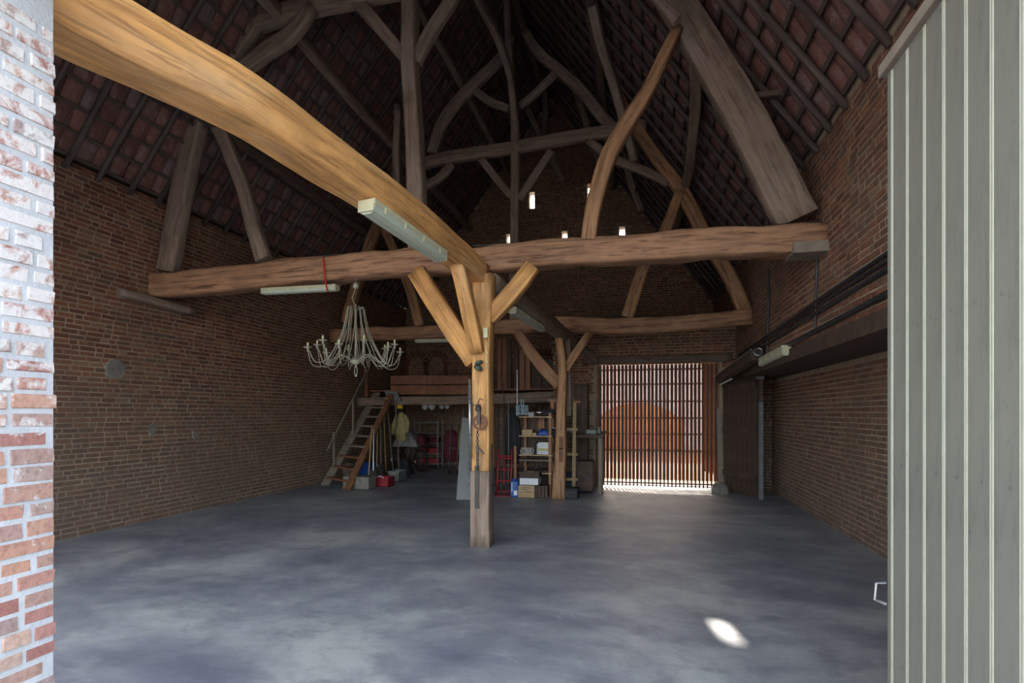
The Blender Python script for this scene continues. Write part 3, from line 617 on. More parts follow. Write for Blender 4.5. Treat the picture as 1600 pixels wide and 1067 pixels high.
# ================================================================== SLATTED GATE
gt = thing('slatted_gate', 'tall gate of upright reddish slats glowing in sunlight at the far end', 'gate', (GX0, GY+0.1, 0))
ns = 31; pit = (GX1-GX0-0.06)/ns
bme = sme = None
for i in range(ns):
    x = GX0+0.03+(i+0.5)*pit
    if bme is None:
        o = MB().box((x, GY+0.05, GZ/2), (0.030, 0.035, GZ-0.02)).build('bar', 'bar_dark', gt); bme = o.data
        o2 = MB().box((x, GY+0.105, (GZ+0.14)/2), (0.070, 0.012, GZ-0.18)).build('slat', 'slat_wood', gt); sme = o2.data; z1, z2 = o.location.z, o2.location.z
    else:
        link('bar', bme, None, gt, (x, GY+0.05, z1)); o2 = link('slat', sme, None, gt, (x+R.uniform(-.003, .003), GY+0.105, z2)); o2.rotation_euler = (0, 0, R.uniform(-.06, .06))
for py in (755, 704, 678, 653, 627, 600, 577):
    z = atY(1030, py, GY+.12).z
    MB().box(((GX0+GX1)/2, GY+0.135, z), (GX1-GX0-0.02, 0.03, 0.035)).build('rail', 'wood_red', gt)
for x in (GX0+0.02, GX1-0.02): MB().box((x, GY+0.09, GZ/2), (0.04, 0.1, GZ-.01)).build('stile', 'wood_red', gt)
# ================================================================== PAINTED DOOR LEAF
dl = thing('barn_door', 'grey-green painted board door leaf standing open at the right edge', 'door', (1.05, 2.1, 0.02))
xd = 1.0
for i in range(8):
    ya, yb = 2.545-0.128*(i+1), 2.545-0.128*i
    if i == 0: ya = 2.49; 
    else: ya, yb = 2.49-0.128*i, 2.49-0.128*(i-1)
    if yb < 1.67: break
    MB().box((xd+0.02, (ya+yb)/2, 1.55), (0.035, yb-ya-0.004, 3.02)).build('board', 'door_paint', dl, bevel=0.002)
    for dy in (0, 0.011): MB().tube([(xd+0.001, ya+dy, 0.05), (xd+0.001, ya+dy, 3.05)], 0.0029, 6).build('bead', 'cream_bead', dl)
MB().box((xd+0.045, 2.0, 1.55), (0.012, 1.0, 3.0)).build('back_panel', 'wood_grey', dl)
MB().box((xd+0.015, 2.02, 3.085), (0.075, 1.1, 0.05)).build('top_rail', 'wood_grey', dl, bevel=0.004)
a = atX(1381, 925, 0.985)
MB().tube([a+V((0.01, 0, 0.04)), a+V((-0.02, 0.02, 0.03)), a+V((-0.025, 0.02, -0.04)), a+V((0.01, 0, -0.05))], 0.006, 6).build('hook', 'steel', dl)

# ================================================================== LAMPS
def batten_lamp(lbl, a, b, wd, ht, grp=None, body='lamp_cream', diff='lamp_diffuser', side=None):
    a, b = V(a), V(b); L = (b-a).length; tt = (b-a).normalized(); s_ = tt.cross(V((0, 0, 1))).normalized(); u_ = s_.cross(tt)
    o = thing('batten_light', lbl, 'lamp', tuple((a+b)/2), grp); M = Matrix((s_, tt, u_)).transposed()
    c = (a+b)/2
    MB().box(c+u_*ht*0.3, (wd, L, ht*0.42), M).build('housing', body, o, bevel=0.006)
    mb = MB(); bi = 0; prof = [(-wd*.48, ht*.08), (-wd*.42, -ht*.35), (-wd*.2, -ht*.5), (wd*.2, -ht*.5), (wd*.42, -ht*.35), (wd*.48, ht*.08)]
    for e in (-L/2+0.015, L/2-0.015): mb.v += [tuple(c+s_*x+u_*z+tt*e) for x, z in prof]
    mb.f = [tuple(range(6)), tuple(reversed(range(6, 12)))]+[(i+6, (i+1) % 6+6, (i+1) % 6, i) for i in range(6)]
    mb.build('diffuser', diff, o)
    for k in range(4):
        for sg in (-1, 1): MB().box(c+tt*(-L/2+L*(k+.5)/4)+s_*sg*wd*.5+u_*ht*.08, (0.006, 0.02, ht*.5), M).build('clip', 'ivory_plastic', o)
    for e in (-L/2, L/2): MB().box(c+tt*e, (wd*.9, 0.012, ht*.75), M).build('end_cap', 'lamp_cream', o)
    return o
def xl(Y, dx=0): return -2.46+(Y-2.76)*(0.52/3.69)+dx
A = atP(572, 322, (1, -0.14, 0), -2.846+0.09); B = atP(688, 402, (1, -0.14, 0), -2.846+0.09)
batten_lamp('long pale batten light fixed under the golden beam in front', A, B, 0.17, 0.12)
A = atP(412, 456, (0.02, 1, 0), 6.6); B = atP(527, 450, (0.02, 1, 0), 6.6)
f2 = batten_lamp('batten light under the left half of the near tie beam', A, B, 0.12, 0.09)
mb = MB().tube([atP(505, 402, .0*V((1, 0, 0))+V((.02, 1, 0)), 6.54), atP(507, 425, V((.02, 1, 0)), 6.52), atP(508, 440, V((.02, 1, 0)), 6.52), atP(512, 456, V((.02, 1, 0)), 6.52)], 0.011, 6)
o = mb.build('cord', 'red_cord'); tag(o, 'red cord looped over the near tie beam by a batten light', 'cord')
A = V((-1.74, 7.55, 3.13)); B = V((-1.58, 9.0, 3.07)); batten_lamp('batten light under the beam between the two posts', A-V((0.05, 0, 0)), B-V((0.05, 0, 0)), 0.13, 0.10, body='lamp_cream')
A = atP(650, 533, *off(T2, .02)); B = atP(716, 532, *off(T2, .02)); batten_lamp('grey batten light under the far tie beam above the loft', A, B, 0.11, 0.08)
batten_lamp('dusty batten light on the right wall under the cables', (1.93, 7.95, 2.50), (1.93, 9.45, 2.47), 0.12, 0.14)

# chandelier
ch0 = atP(556, 440, (0.02, 1, 0), 6.62)
cx, cy = ch0.x, ch0.y
ch = thing('chandelier', 'pale wire chandelier with candle arms hanging from the near tie beam', 'chandelier', (cx, cy, 2.3))
zt = atY(556, 480, cy).z; zb = atY(556, 566, cy).z
MB().lathe([(0.0, 0.03), (0.03, 0.02), (0.045, -0.03), (0.03, -0.05), (0.0, -0.055)], (cx, cy, ch0.z-0.04), 14).build('ceiling_cup', 'chandelier_paint', ch, True)
MB().tube([(cx, cy, ch0.z-.06), (cx-.02, cy, ch0.z-.14), (cx-.06, cy, ch0.z-.22), (cx-.03, cy, ch0.z-.29), (cx, cy, zt+.02)], 0.004, 6).build('cord', 'lamp_cream', ch)
MB().tube([(cx, cy, ch0.z+.05), (cx, cy, ch0.z-.05)], 0.006, 6).build('hook', 'steel', ch)
MB().lathe([(0.012, 0), (0.012, zt-zb+.04)], (cx, cy, zb), 10).build('stem', 'chandelier_paint', ch, True)
MB().lathe([(0.0, -0.06), (0.03, -0.05), (0.08, -0.01), (0.06, 0.02), (0.02, 0.05)], (cx, cy, zb+.02), 14).build('hub', 'chandelier_paint', ch, True)
MB().torus((cx, cy, zb-.12), 0.02, 0.004, Matrix.Diagonal((1, 1, 3.4)) @ Matrix.Rotation(math.pi/2, 3, 'X')).build('ring', 'chandelier_paint', ch)
for k in range(12):
    a = 2*math.pi*(k+0.35)/12; dv = V((math.cos(a), math.sin(a), 0)); rr = 0.62 if k % 2 else 0.54; zc = zb+(0.17 if k % 2 else 0.24)
    C0 = V((cx, cy, 0))
    for s_ in (-1, 1):
        sv = V((-math.sin(a), math.cos(a), 0))*s_*0.018
        P, _ = crom([C0+dv*0.03+sv+V((0, 0, zt-.03)), C0+dv*0.10+sv*2+V((0, 0, zt)), C0+dv*0.13+sv*2+V((0, 0, zt-.15)), C0+dv*0.20+sv*2+V((0, 0, zb+.36)), C0+dv*0.36+sv*2+V((0, 0, zb+.05)), C0+dv*(rr-.1)+sv+V((0, 0, zb-.02)), C0+dv*(rr-.01)+sv*.3+V((0, 0, zc-.03))], [(0,)]*7, 0.05)
        MB().tube(P, 0.0042, 5).build('arm_wire', 'chandelier_paint', ch, True)
    P, _ = crom([C0+dv*0.05+V((0, 0, zb+.02)), C0+dv*0.22+V((0, 0, zb+.09)), C0+dv*0.42+V((0, 0, zb-.07)), C0+dv*(rr-.05)+V((0, 0, zb-.05)), C0+dv*rr+V((0, 0, zc-.03))], [(0,)]*5, 0.05)
    MB().tube(P, 0.0045, 5).build('arm_wire', 'chandelier_paint', ch, True)
    pc = C0+dv*rr+V((0, 0, zc))
    MB().lathe([(0.012, -0.05), (0.016, -0.01), (0.055, 0.0), (0.058, 0.006), (0.016, 0.01), (0.014, 0.015)], pc, 14).build('drip_pan', 'chandelier_paint', ch, True)
    MB().lathe([(0.013, 0.012), (0.013, 0.065)], pc, 8).build('candle_sleeve', 'candle_cream', ch, True)

# ================================================================== POST FITTINGS
pl = thing('pulley', 'rusty pulley wheel hanging on a hook from the front post', 'pulley', (-1.93, 6.22, 1.5))
c = atY(750, 660, 6.22); MR = Matrix.Rotation(math.pi/2, 3, 'X') @ Matrix.Rotation(0.0, 3, 'Z')
MB().torus(c, 0.082, 0.014, MR).build('wheel_rim', 'rust', pl, True)
mb = MB()
for k in range(3):
    a = k*math.pi/3+.5; mb.bar(c+V((math.cos(a)*.08, 0, math.sin(a)*.08)), c-V((math.cos(a)*.08, 0, math.sin(a)*.08)), .012, .02)
mb.build('spokes', 'rust', pl)
MB().box(c+V((-.01, -.02, .07)), (0.035, 0.012, 0.19)).box(c+V((-.01, .02, .07)), (0.035, 0.012, 0.19)).build('side_plate', 'dark_iron', pl)
MB().lathe([(0, -.05), (.035, -.03), (.04, 0), (.03, .035), (0, .045)], c+V((-.02, 0, .17)), 12).build('swivel', 'dark_iron', pl, True)
MB().tube([c+V((-.02, 0, .2)), c+V((-.02, 0, .25)), c+V((.0, 0, .29)), c+V((.035, 0, .27))], 0.009, 6).build('hook', 'rust', pl)
ropc = thing('chain', 'twisted chain and clamp hanging below the rusty pulley', 'chain', (-1.93, 6.25, 1.0))
p0 = atY(746, 675, 6.25); p3 = atY(746, 733, 6.27)
mb = MB(); k = 0
for i in range(13):
    q = p0+(p3-p0)*(i/12); mb.torus(q, 0.016, 0.006, Matrix.Rotation(math.pi/2, 3, 'X') @ Matrix.Rotation(0, 3, 'Z') if i % 2 else Matrix.Rotation(math.pi/2, 3, 'Y'), 10, 5)
mb.build('links', 'dark_iron', ropc)
q = atY(746, 712, 6.24); MB().box(q, (0.026, 0.02, 0.26)).build('clamp_bar', 'dark_iron', ropc)
q = atY(750, 705, 6.23); MB().bar(q+V((-.03, 0, .05)), q+V((.055, 0, -.03)), .012, .015).build('clamp_lever', 'dark_iron', ropc)
q = atY(747, 570, 6.27); cp_ = thing('work_glove', 'dark green rubber clamp fixed high on the front post', 'clamp', tuple(q))
MB().lathe([(0, -.03), (.05, -.02), (.06, 0.01), (.03, .035), (0, .04)], q+V((0, 0, -.04)), 12, Matrix.Rotation(.5, 3, 'Y')).build('pad', 'green_case', cp_, True)
MB().lathe([(0, -.02), (.05, -.01), (.055, 0.015), (.02, .03), (0, .03)], q+V((.015, -.01, .02)), 12, Matrix.Rotation(-.4, 3, 'Y')).build('cap', 'green_case', cp_, True)
cp_.name = 'post_clamp'
q = atY(759, 520, 6.25)
jb = thing('junction_box', 'small ivory junction box on the front post', 'switch box', tuple(q))
MB().box(q, (0.055, 0.04, 0.12)).build('box', 'ivory_plastic', jb, bevel=0.004)
e = atY(760, 575, 6.29); MB().tube([q+V((0, 0, -.06)), V((q.x, 6.31, q.z-.12)), V((e.x-.01, 6.31, e.z+.05)), e], 0.006, 6).build('conduit', 'ivory_plastic', jb)
mb = MB()
for k in range(3): mb.box(V((q.x, 6.305, q.z-.12-.11*k)), (.022, .015, .012))
mb.build('conduit_clips', 'ivory_plastic', jb)
# downpipe leaning on the post and the perforated sheet
a, b = atY(733.3, 592, 6.28), atY(735.3, 717, 6.28)
dp = thing('metal_pipe', 'pale galvanised pipe hung on the left side of the front post', 'pipe', tuple(b))
MB().tube([a, b], 0.017, 12).build('tube', 'steel', dp, True)
for f_ in (.25, .3, .7): MB().torus(a.lerp(b, f_), 0.019, 0.004, None, 14, 5).build('band', 'dark_iron', dp)
MB().tube([a.lerp(b, .33)+V((-.03, .02, 0)), a.lerp(b, .33)+V((.14, .02, .01))], .004, 6).build('bracket', 'dark_iron', dp)
ps = thing('perforated_sheet', 'tall perforated metal sheet standing behind the front post', 'metal sheet', (-2.4, 10.2, 0))
c1, c2 = atZ(713, 781, 0.02), atZ(735, 781, 0.02); t1, t2 = atY(722, 652, 10.6), atY(738, 655, 10.6)
mb = MB(); mb.v = [tuple(v) for v in (c1, c2, t2, t1)]+[tuple(v+V((0, .012, 0))) for v in (c1, c2, t2, t1)]
mb.f = [(0, 1, 2, 3), (7, 6, 5, 4), (0, 4, 5, 1), (1, 5, 6, 2), (2, 6, 7, 3), (3, 7, 4, 0)]; mb.build('sheet', 'perforated_metal', ps)
c3 = atZ(729, 781, 0.02); MB().bar(c3+V((.02, .05, 0)), atY(740, 600, 10.75), .07, .03).build('edge_profile', 'steel', ps)
a = atY(724, 690, 13.2); yb_ = thing('hanging_bag', 'yellowish bag hanging behind the perforated sheet', 'bag', tuple(a))
MB().lathe([(0, -.5), (.10, -.45), (.14, -.1), (.10, .25), (.03, .4), (0, .42)], a, 14).build('bag', 'cloth_yellow', yb_, True); MB().tube([a+V((0, 0, .4)), V((a.x, a.y, 2.1))], .006, 5).build('cord', 'rope_white', yb_)

# ================================================================== CABLES
def P1(px, py, dy=-.12): return atP(px, py, *off(T1, dy))
o = MB().tube([P1(740, 384), P1(800, 380), P1(880, 380), P1(960, 377), P1(1050, 368), P1(1150, 358), P1(1230, 350), P1(1286, 346)], 0.009, 6).build('cable', 'black_cable'); tag(o, 'upper black cable lying along the right half of the near tie beam', 'cable')
o = MB().tube([P1(750, 388), P1(860, 384), P1(1000, 376), P1(1120, 366), P1(1286, 352)], 0.008, 6).build('cable', 'black_cable'); tag(o, 'lower black cable along the right half of the near tie beam', 'cable')
o = MB().tube([P1(258, 427), P1(330, 422), P1(390, 414), P1(430, 409), P1(520, 398), P1(600, 396)], 0.008, 6).build('cable', 'black_cable'); tag(o, 'black cable on top of the left half of the near tie beam', 'cable')
for i, (z, r, lb_) in enumerate(((2.93, .02, 'topmost of the black pipes along the right wall'), (2.87, .016, 'second black pipe from the top along the right wall'), (2.80, .022, 'thick black pipe along the right wall above the lintel'), (2.60, .028, 'lowest black pipe along the right wall just over the lintel'))):
    z0 = z
    o = MB().tube([(1.97, 3.0, z0+.05), (1.96, 5, z0+.02), (1.965, 7, z0-.01), (1.97, 9.2, z0-.05), (1.97, 11.9, z0-.1)], r, 8).build('wall_pipe', 'black_cable'); tag(o, lb_, 'pipe', 'pipes along the right wall')
a, b = atX(1273, 515, 1.975), atX(1277, 395, 1.975)
o = MB().tube([a, b], 0.013, 6).build('cable', 'black_cable'); tag(o, 'upright black conduit on the right wall below the near tie beam', 'conduit')
o = MB().tube([atX(1198, 560, 1.975), atX(1201, 470, 1.975), atX(1200, 420, 1.975)], 0.015, 6).build('cable', 'black_cable'); tag(o, 'upright black conduit on the right wall further back', 'conduit')
# pull switch bulb
a = atP(1032, 516, *off(T2, -.05))
bl = thing('bulb_holder', 'small white lamp holder hanging on a wire from the far tie beam', 'lamp', tuple(a))
MB().lathe([(0, -.03), (.035, -.02), (.04, .02), (.015, .04), (0, .045)], a, 12).build('holder', 'white_paper', bl, True)
MB().tube([a+V((0, 0, .04)), atP(1032, 500, *off(T2, -.12))], .004, 5).build('wire', 'lamp_cream', bl)
# flood light and roller box right of the gate
fb = thing('roller_box', 'long dark box on the right wall beside the slatted gate', 'box', (1.75, 10.8, 2.4))
MB().bar((1.62, 12.0, 2.36), (1.86, 9.5, 2.60), .16, .16).build('case', 'wood_dark', fb, bevel=.01)
MB().tube([(1.53, 12.0, 2.42), (1.77, 9.5, 2.69)], .012, 6).build('edge_strip', 'steel', fb)
wt = MB().tube([atY(1125, 601, 11.9), atY(1143, 592, 11.2)], .018, 8).build('white_tube', 'white_paper'); tag(wt, 'short white tube under the dark box right of the gate', 'tube')
a = atX(1184, 551, 1.85)
fd = thing('flood_light', 'small round floodlight above the dark box on the right wall', 'lamp', tuple(a))
MB().lathe([(0.03, -.05), (.075, .0), (.08, .03), (.06, .035), (0, .03)], a, 14, Matrix.Rotation(1.2, 3, 'X')).build('shade', 'dark_iron', fd, True)
MB().torus(a+V((0, -.03, .01)), .065, .008, Matrix.Rotation(1.2, 3, 'X')).build('guard_ring', 'steel', fd)
MB().bar(a, a+V((.12, .05, -.02)), .03, .03).build('bracket', 'dark_iron', fd)
# dark door leaf folded against the right wall
dd = thing('door_leaf', 'dark wooden door leaf standing open right of the slatted gate', 'door', (2.0, 11.7, 0))
h0, h1 = V((1.72, 12.15, 0)), V((2.22, 11.25, 0)); nb_ = 7
dv = (h1-h0)/nb_
for k in range(nb_):
    c = h0+dv*(k+.5); MB().box(c+V((0, 0, 1.27)), (dv.length-.006, .03, 2.5), Matrix.Rotation(math.atan2(dv.y, dv.x), 3, 'Z')).build('board', 'wood_dark', dd)
for z in (.4, 1.3, 2.2): MB().box((h0+h1)/2+V((-.03, -.03, z)), ((h1-h0).length*.95, .03, .12), Matrix.Rotation(math.atan2(dv.y, dv.x), 3, 'Z')).build('ledge', 'wood_dark', dd)
ls = thing('white_post', 'narrow pale weathered post between the dark door leaf and the right wall', 'post', (2.3, 11.2, 0))
a = atY(1189, 776, 11.1); MB().box((a.x, 11.1, .93), (.08, .06, 1.86)).build('strip', 'stone_pale', ls)
MB().box((a.x-.02, 11.1, 2.35), (.14, .1, .12)).build('cap_block', 'stone_pale', ls); MB().box((a.x, 11.12, 2.1), (.07, .06, .5)).build('upper_strip', 'wood_dark', ls)
lp = thing('loose_board', 'pale olive board leaning beside the right edge of the slatted gate', 'board', (1.68, 12.1, 0))
MB().bar((1.70, 12.12, 0.01), (1.66, 12.18, 1.75), .15, .03, side=(0, 1, 0)).build('board', 'wood_grey', lp)
rk = thing('stone_block', 'dark stone block on the floor at the foot of the door leaf', 'stone', (1.8, 11.7, 0))
MB().lathe([(.0, 0), (.2, 0), (.19, .14), (.1, .22), (0, .23)], (1.60, 11.70, 0), 7).build('stone', 'block_concrete', rk)


# ================================================================== LOFT
YL = 12.9
lf = thing('loft', 'timber loft platform with reddish boards above the tool corner', 'loft', (-4.3, YL, 2.0))
timber('joist', [atY(560, 628, YL), atY(640, 626, YL), atY(740, 625, YL)], 0.16, 0.22, 'oak_dusty', lf)
timber('joist', [atY(742, 624, YL), atY(800, 622, YL), atY(868, 620, YL)], 0.16, 0.26, 'oak_dusty', lf)
z0 = 2.2
for k in range(10): MB().box((-4.6, YL+0.1+0.29*k+.15, z0+0.03), (5.2, 0.29, 0.035)).build('floor_board', 'wood_red', lf)
for k in range(3): timber('joist', [(-7.2, YL+0.9+k*0.95, 2.1), (-2.0, YL+0.9+k*0.95, 2.1)], .12, .14, 'oak_dark', lf)
for k, (y0, y1) in enumerate(((586, 601), (601.5, 617))):
    for (xa, xb) in ((611, 668), (668.5, 735)):
        a, b = atY(xa, y1, YL), atY(xb, y0, YL); MB().box((a+b)/2, (b.x-a.x, 0.04, b.z-a.z-.01)).build('front_board', 'wood_red', lf)
bx = thing('upright_boards', 'stack of tall reddish boards standing on the loft beside the front post', 'boards', (-3.0, YL+.3, 2.2))
for i, (xa, xb, yt, mt_) in enumerate(((777, 784, 528, 'wood_red'), (785, 792, 526, 'wood_red'), (792.5, 799, 529, 'wood_dark'), (803, 811, 545, 'wood_dark'), (812, 820, 547, 'wood_orange'), (821, 829, 549, 'wood_orange'), (831, 846, 560, 'wood_dark'), (847, 866, 563, 'wood_dark'))):
    a, b = atY(xa, 616, YL+.3), atY(xb, yt, YL+.3); a.z = 2.25; MB().box((a+b)/2, (b.x-a.x-.01, 0.05, b.z-a.z)).build('board', mt_, bx)
st = thing('staircase', 'open wooden loft staircase with plank treads against the left wall', 'stairs', (-6.5, 10.6, 0))
la, lb_ = V((-7.08, 10.85, 0.03)), V((-6.95, 13.0, 2.25)); ra, rb_ = atZ(543, 765, 0.03), atY(611, 617, 12.7)
la = atZ(508, 758, 0.03); la.x = max(la.x, XL+.1); lb_ = atY(589, 614, 13.2)
MB().bar(la, lb_, .05, .2, side=(1, 0, 0)).build('stringer', 'wood_grey', st); MB().bar(ra, rb_, .05, .15, side=(1, 0, 0)).build('stringer', 'stair_wood', st)
for k in range(9):
    f_ = (k+0.7)/9.3; a, b = la.lerp(lb_, f_), ra.lerp(rb_, f_)
    MB().box((a+b)/2, ((b-a).length-.04, .22, .04), Matrix.Rotation(math.atan2((b-a).y, (b-a).x), 3, 'Z')).build('tread', 'wood_red' if k < 3 else 'wood_grey', st)
a = atY(573, 618, 12.85); MB().box(a+V((0, 0, .33)), (.09, .09, .72)).build('newel', 'wood_red', st)
MB().bar(la+V((0, .1, .75)), a+V((0, 0, .6)), .04, .07).build('handrail', 'wood_grey', st)
for f_ in (.15, .5): q = la.lerp(lb_, f_); MB().bar(q, q+V((0, 0, .85)), .04, .05).build('baluster', 'wood_grey', st)
# ------------------------------------------------------------------ tools leaning by the stairs
def tool(name, label, cat, top, foot, hr=0.014, mat='handle_wood', head=None, grp='long tools leaning by the stairs'):
    o = thing(name, label, cat, tuple(foot), grp); MB().tube([top, foot], hr, 8).build('handle', mat, o)
    if head == 'shovel':
        d_ = (foot-top).normalized(); s_ = V((1, 0, 0)); b = MB(); 
        pr = [(-.03, 0), (-.1, .06), (-.11, .2), (-.05, .3), (.05, .3), (.11, .2), (.1, .06), (.03, 0)]
        q = foot-d_*.3
        n_ = d_.cross(s_).normalized()
        b.v = [tuple(q+s_*x+d_*z+n_*(abs(x)*.25)) for x, z in pr]+[tuple(q+s_*x+d_*z+n_*(abs(x)*.25+.006)) for x, z in pr]
        b.f = [tuple(range(8)), tuple(reversed(range(8, 16)))]+[(i+8, (i+1) % 8+8, (i+1) % 8, i) for i in range(8)]
        b.build('blade', 'dark_iron', o)
    if head == 'rake':
        b = MB(); b.box(foot, (.36, .02, .02))
        for k in range(9): b.box(foot+V((-.16+.04*k, -.02, -.03)), (.008, .008, .07))
        b.build('rake_head', 'dark_iron', o)
    if head == 'broom':
        MB().box(foot, (.3, .06, .05)).build('head', 'wood_dark', o); b = MB()
        for k in range(12): b.box(foot+V((-.14+.025*k, 0, -.06)), (.018, .05, .09))
        b.build('bristles', 'cloth_yellow', o)
    return o
def leaned(px0, py0, px1, py1, Y0): 
    return atY(px0, py0, Y0+.6), atZ(px1, py1, 0.04)
for i, (n_, lb_2, c_, t_, f_, mt_, hd) in enumerate((
    ('broom', 'broom with a yellowish curved handle nearest the stair foot', 'broom', (581, 668), (575, 757), 'handle_wood', None),
    ('spade', 'spade with a grey shaft right beside the yellowish broom', 'spade', (584, 670), (583, 756), 'steel', 'shovel'),
    ('spade', 'spade with a pale shaft and broad dusty blade by the stairs', 'spade', (590, 668), (588, 748), 'handle_wood', 'shovel'),
    ('shovel', 'thin shovel with a grey wooden handle behind the spades', 'shovel', (595, 655), (595, 742), 'wood_grey', 'shovel'),
    ('rake', 'rake with an orange-brown wooden handle by the stairs', 'rake', (600, 650), (603, 738), 'handle_wood', 'rake'),
    ('broom', 'broom with a grey handle leaning left under the coat', 'broom', (606, 642), (615, 741), 'wood_grey', 'broom'))):
    Fp = atZ(f_[0], f_[1], 0.04); Tp = atY(t_[0], t_[1], Fp.y+.25)
    tool(n_, lb_2, c_, Tp, Fp, .015, mt_, hd)
sn = thing('snow_shovel', 'grey snow shovel standing upside down with its scoop up', 'shovel', tuple(atZ(625, 722, 0)), 'long tools leaning by the stairs')
YS = 12.7
c = [atY(*q, YS) for q in ((600, 610.5), (620, 611.5), (627, 627), (609, 627.5))]
b = MB(); b.v = [tuple(p) for p in c]+[tuple(p+V((0, .03, 0))) for p in c]; b.f = [(3, 2, 1, 0), (4, 5, 6, 7), (0, 1, 5, 4), (1, 2, 6, 5), (2, 3, 7, 6), (3, 0, 4, 7)]; b.build('scoop', 'grey_plastic', sn)
b = MB()
for k in range(4): f_ = .2+.2*k; b.bar(c[0].lerp(c[1], f_)+V((0, -.01, 0)), c[3].lerp(c[2], f_)+V((0, -.01, 0)), .012, .012)
b.build('ribs', 'grey_plastic', sn)
MB().tube([atY(618, 625, YS-.02), atY(620, 660, YS+.2), atZ(624, 741, .02)], .02, 8).build('handle', 'wood_grey', sn)
# coat and hat
a = atY(627, 665, 12.98)
ct = thing('coat', 'yellowish work coat hanging below the loft edge', 'coat', tuple(a))
s_ = m(a, 1)
b = MB()
prof = [(0, 24, 3), (6, 21, 3.5), (12, 12, 5), (16, 0, 6), (15, -14, 6), (12, -24, 5)]
ring = []
for (hw, z, dy) in prof[1:]:
    L0 = len(b.v)
    for k in range(12):
        a_ = 2*math.pi*k/12; b.v.append(tuple(a+V(((math.cos(a_)*hw*.62*(1+.12*math.sin(3*a_+z)))*s_, math.sin(a_)*dy*s_*.8, z*s_))))
    ring.append(L0)
for r0, r1 in zip(ring, ring[1:]):
    for k in range(12): b.f.append((r0+k, r0+(k+1) % 12, r1+(k+1) % 12, r1+k))
b.f.append(tuple(range(12))); b.f.append(tuple(ring[-1]+k for k in range(12)))
b.build('body', 'cloth_yellow', ct, True)
MB().tube([a+V((.1, -.02, .28)), a+V((.19, -.03, .08)), a+V((.17, -.04, -.18))], [.06, .065, .05], 8).build('sleeve', 'cloth_yellow', ct, True)
MB().tube([a+V((-.1, -.02, .28)), a+V((-.19, -.03, .0)), a+V((-.22, -.04, -.22))], [.06, .07, .05], 8).build('sleeve', 'cloth_yellow', ct, True)
q = atY(624, 637, 12.95); hat = MB().lathe([(.15, -.02), (.10, 0), (.10, .05), (.06, .09), (0, .1)], q, 14).build('hard_hat', 'hat_yellow', None, True); tag(hat, 'yellow hard hat hanging above the yellowish coat', 'hat')
# bicycle under covers
wc = atZ(655, 737, 0); dB = dep(wc); rW = 0.30; yb = wc.y
bk = thing('bicycle', 'dark bicycle parked under the loft, half covered by a grey cloth', 'bicycle', (wc.x-.5, yb, 0))
RX = Matrix.Rotation(math.pi/2, 3, 'X'); RZ = Matrix.Rotation(-.5, 3, 'Z')
for i, (cx_, cy_) in enumerate(((wc.x+.05, yb), (wc.x-.85, yb+.35))):
    c = V((cx_, cy_, rW+.02)); Mw = RZ @ RX
    wh = MB().torus(c, rW, .022, Mw, 28, 6).build('wheel', 'rubber', bk, True); MB().torus(c, rW-.03, .012, Mw, 28, 5).build('rim', 'chrome', wh, True)
    b = MB()
    for k in range(12): a_ = k*math.pi/6; b.tube([c, c+Mw @ V((math.cos(a_)*(rW-.03), math.sin(a_)*(rW-.03), 0))], .002, 4)
    b.tube([c-Mw @ V((0, 0, .04)), c+Mw @ V((0, 0, .04))], .02, 8); b.build('spokes', 'steel', wh)
F0, F1 = V((wc.x+.05, yb, rW+.02)), V((wc.x-.85, yb+.35, rW+.02)); M0 = F0.lerp(F1, .5)+V((0, 0, -.02)); S0 = M0.lerp(F0, .3)+V((0, 0, .5)); H0 = F1.lerp(F0, .25)+V((0, 0, .5))
b = MB()
for p_, q_ in ((F0, M0), (M0, S0), (F0, S0), (S0, H0), (M0, H0), (H0, F1)): b.tube([p_, q_], .016, 8)
b.build('frame', 'dark_iron', bk, True)
MB().lathe([(0, -.03), (.09, -.01), (.1, .03), (0, .05)], S0+V((0, 0, .1)), 10).build('saddle', 'cloth_black', bk, True)
MB().tube([H0+V((-.1, -.25, .22)), H0+V((0, -.1, .25)), H0+V((0, 0, .2)), H0+V((0, .1, .25)), H0+V((-.1, .25, .22))], .013, 8).build('handlebar', 'chrome', bk, True)
def blanket(name, label, cat, c, sx, sy, sz, mat, seed, grp=None, stripes=False):
    c = V(c); b = MB(); nx, ny = 12, 8
    for i in range(nx+1):
        for j in range(ny+1):
            u_, v_ = i/nx*2-1, j/ny*2-1; h = sz*(1-max(abs(u_)**3, abs(v_)**3))
            h += noise.noise(V((u_*2, v_*2, seed)))*sz*.25
            b.v.append(tuple(c+V((u_*sx*(1+.1*noise.noise(V((v_*2, seed, 0)))), v_*sy, max(h, .0)))))
    for i in range(nx):
        for j in range(ny): q = i*(ny+1)+j; b.f.append((q, q+ny+1, q+ny+2, q+1))
    o = b.build(name, mat, None, True); sl = o.modifiers.new('thick', 'SOLIDIFY'); sl.thickness = .01
    tag(o, label, cat, grp); return o
blanket('cloth', 'crumpled grey cloth thrown over the bicycle', 'cloth', S0+V((-.12, -.06, -.1)), .36, .2, .42, 'cloth_grey', 3)
blanket('cloth', 'red striped cloth hanging on the back of the bicycle', 'cloth', S0+V((.28, 0, -.05)), .14, .15, .3, 'cloth_red', 8)
blanket('bag', 'black bag on the floor left of the bicycle wheel', 'bag', atZ(632, 741, 0), .22, .2, .42, 'cloth_black', 5)
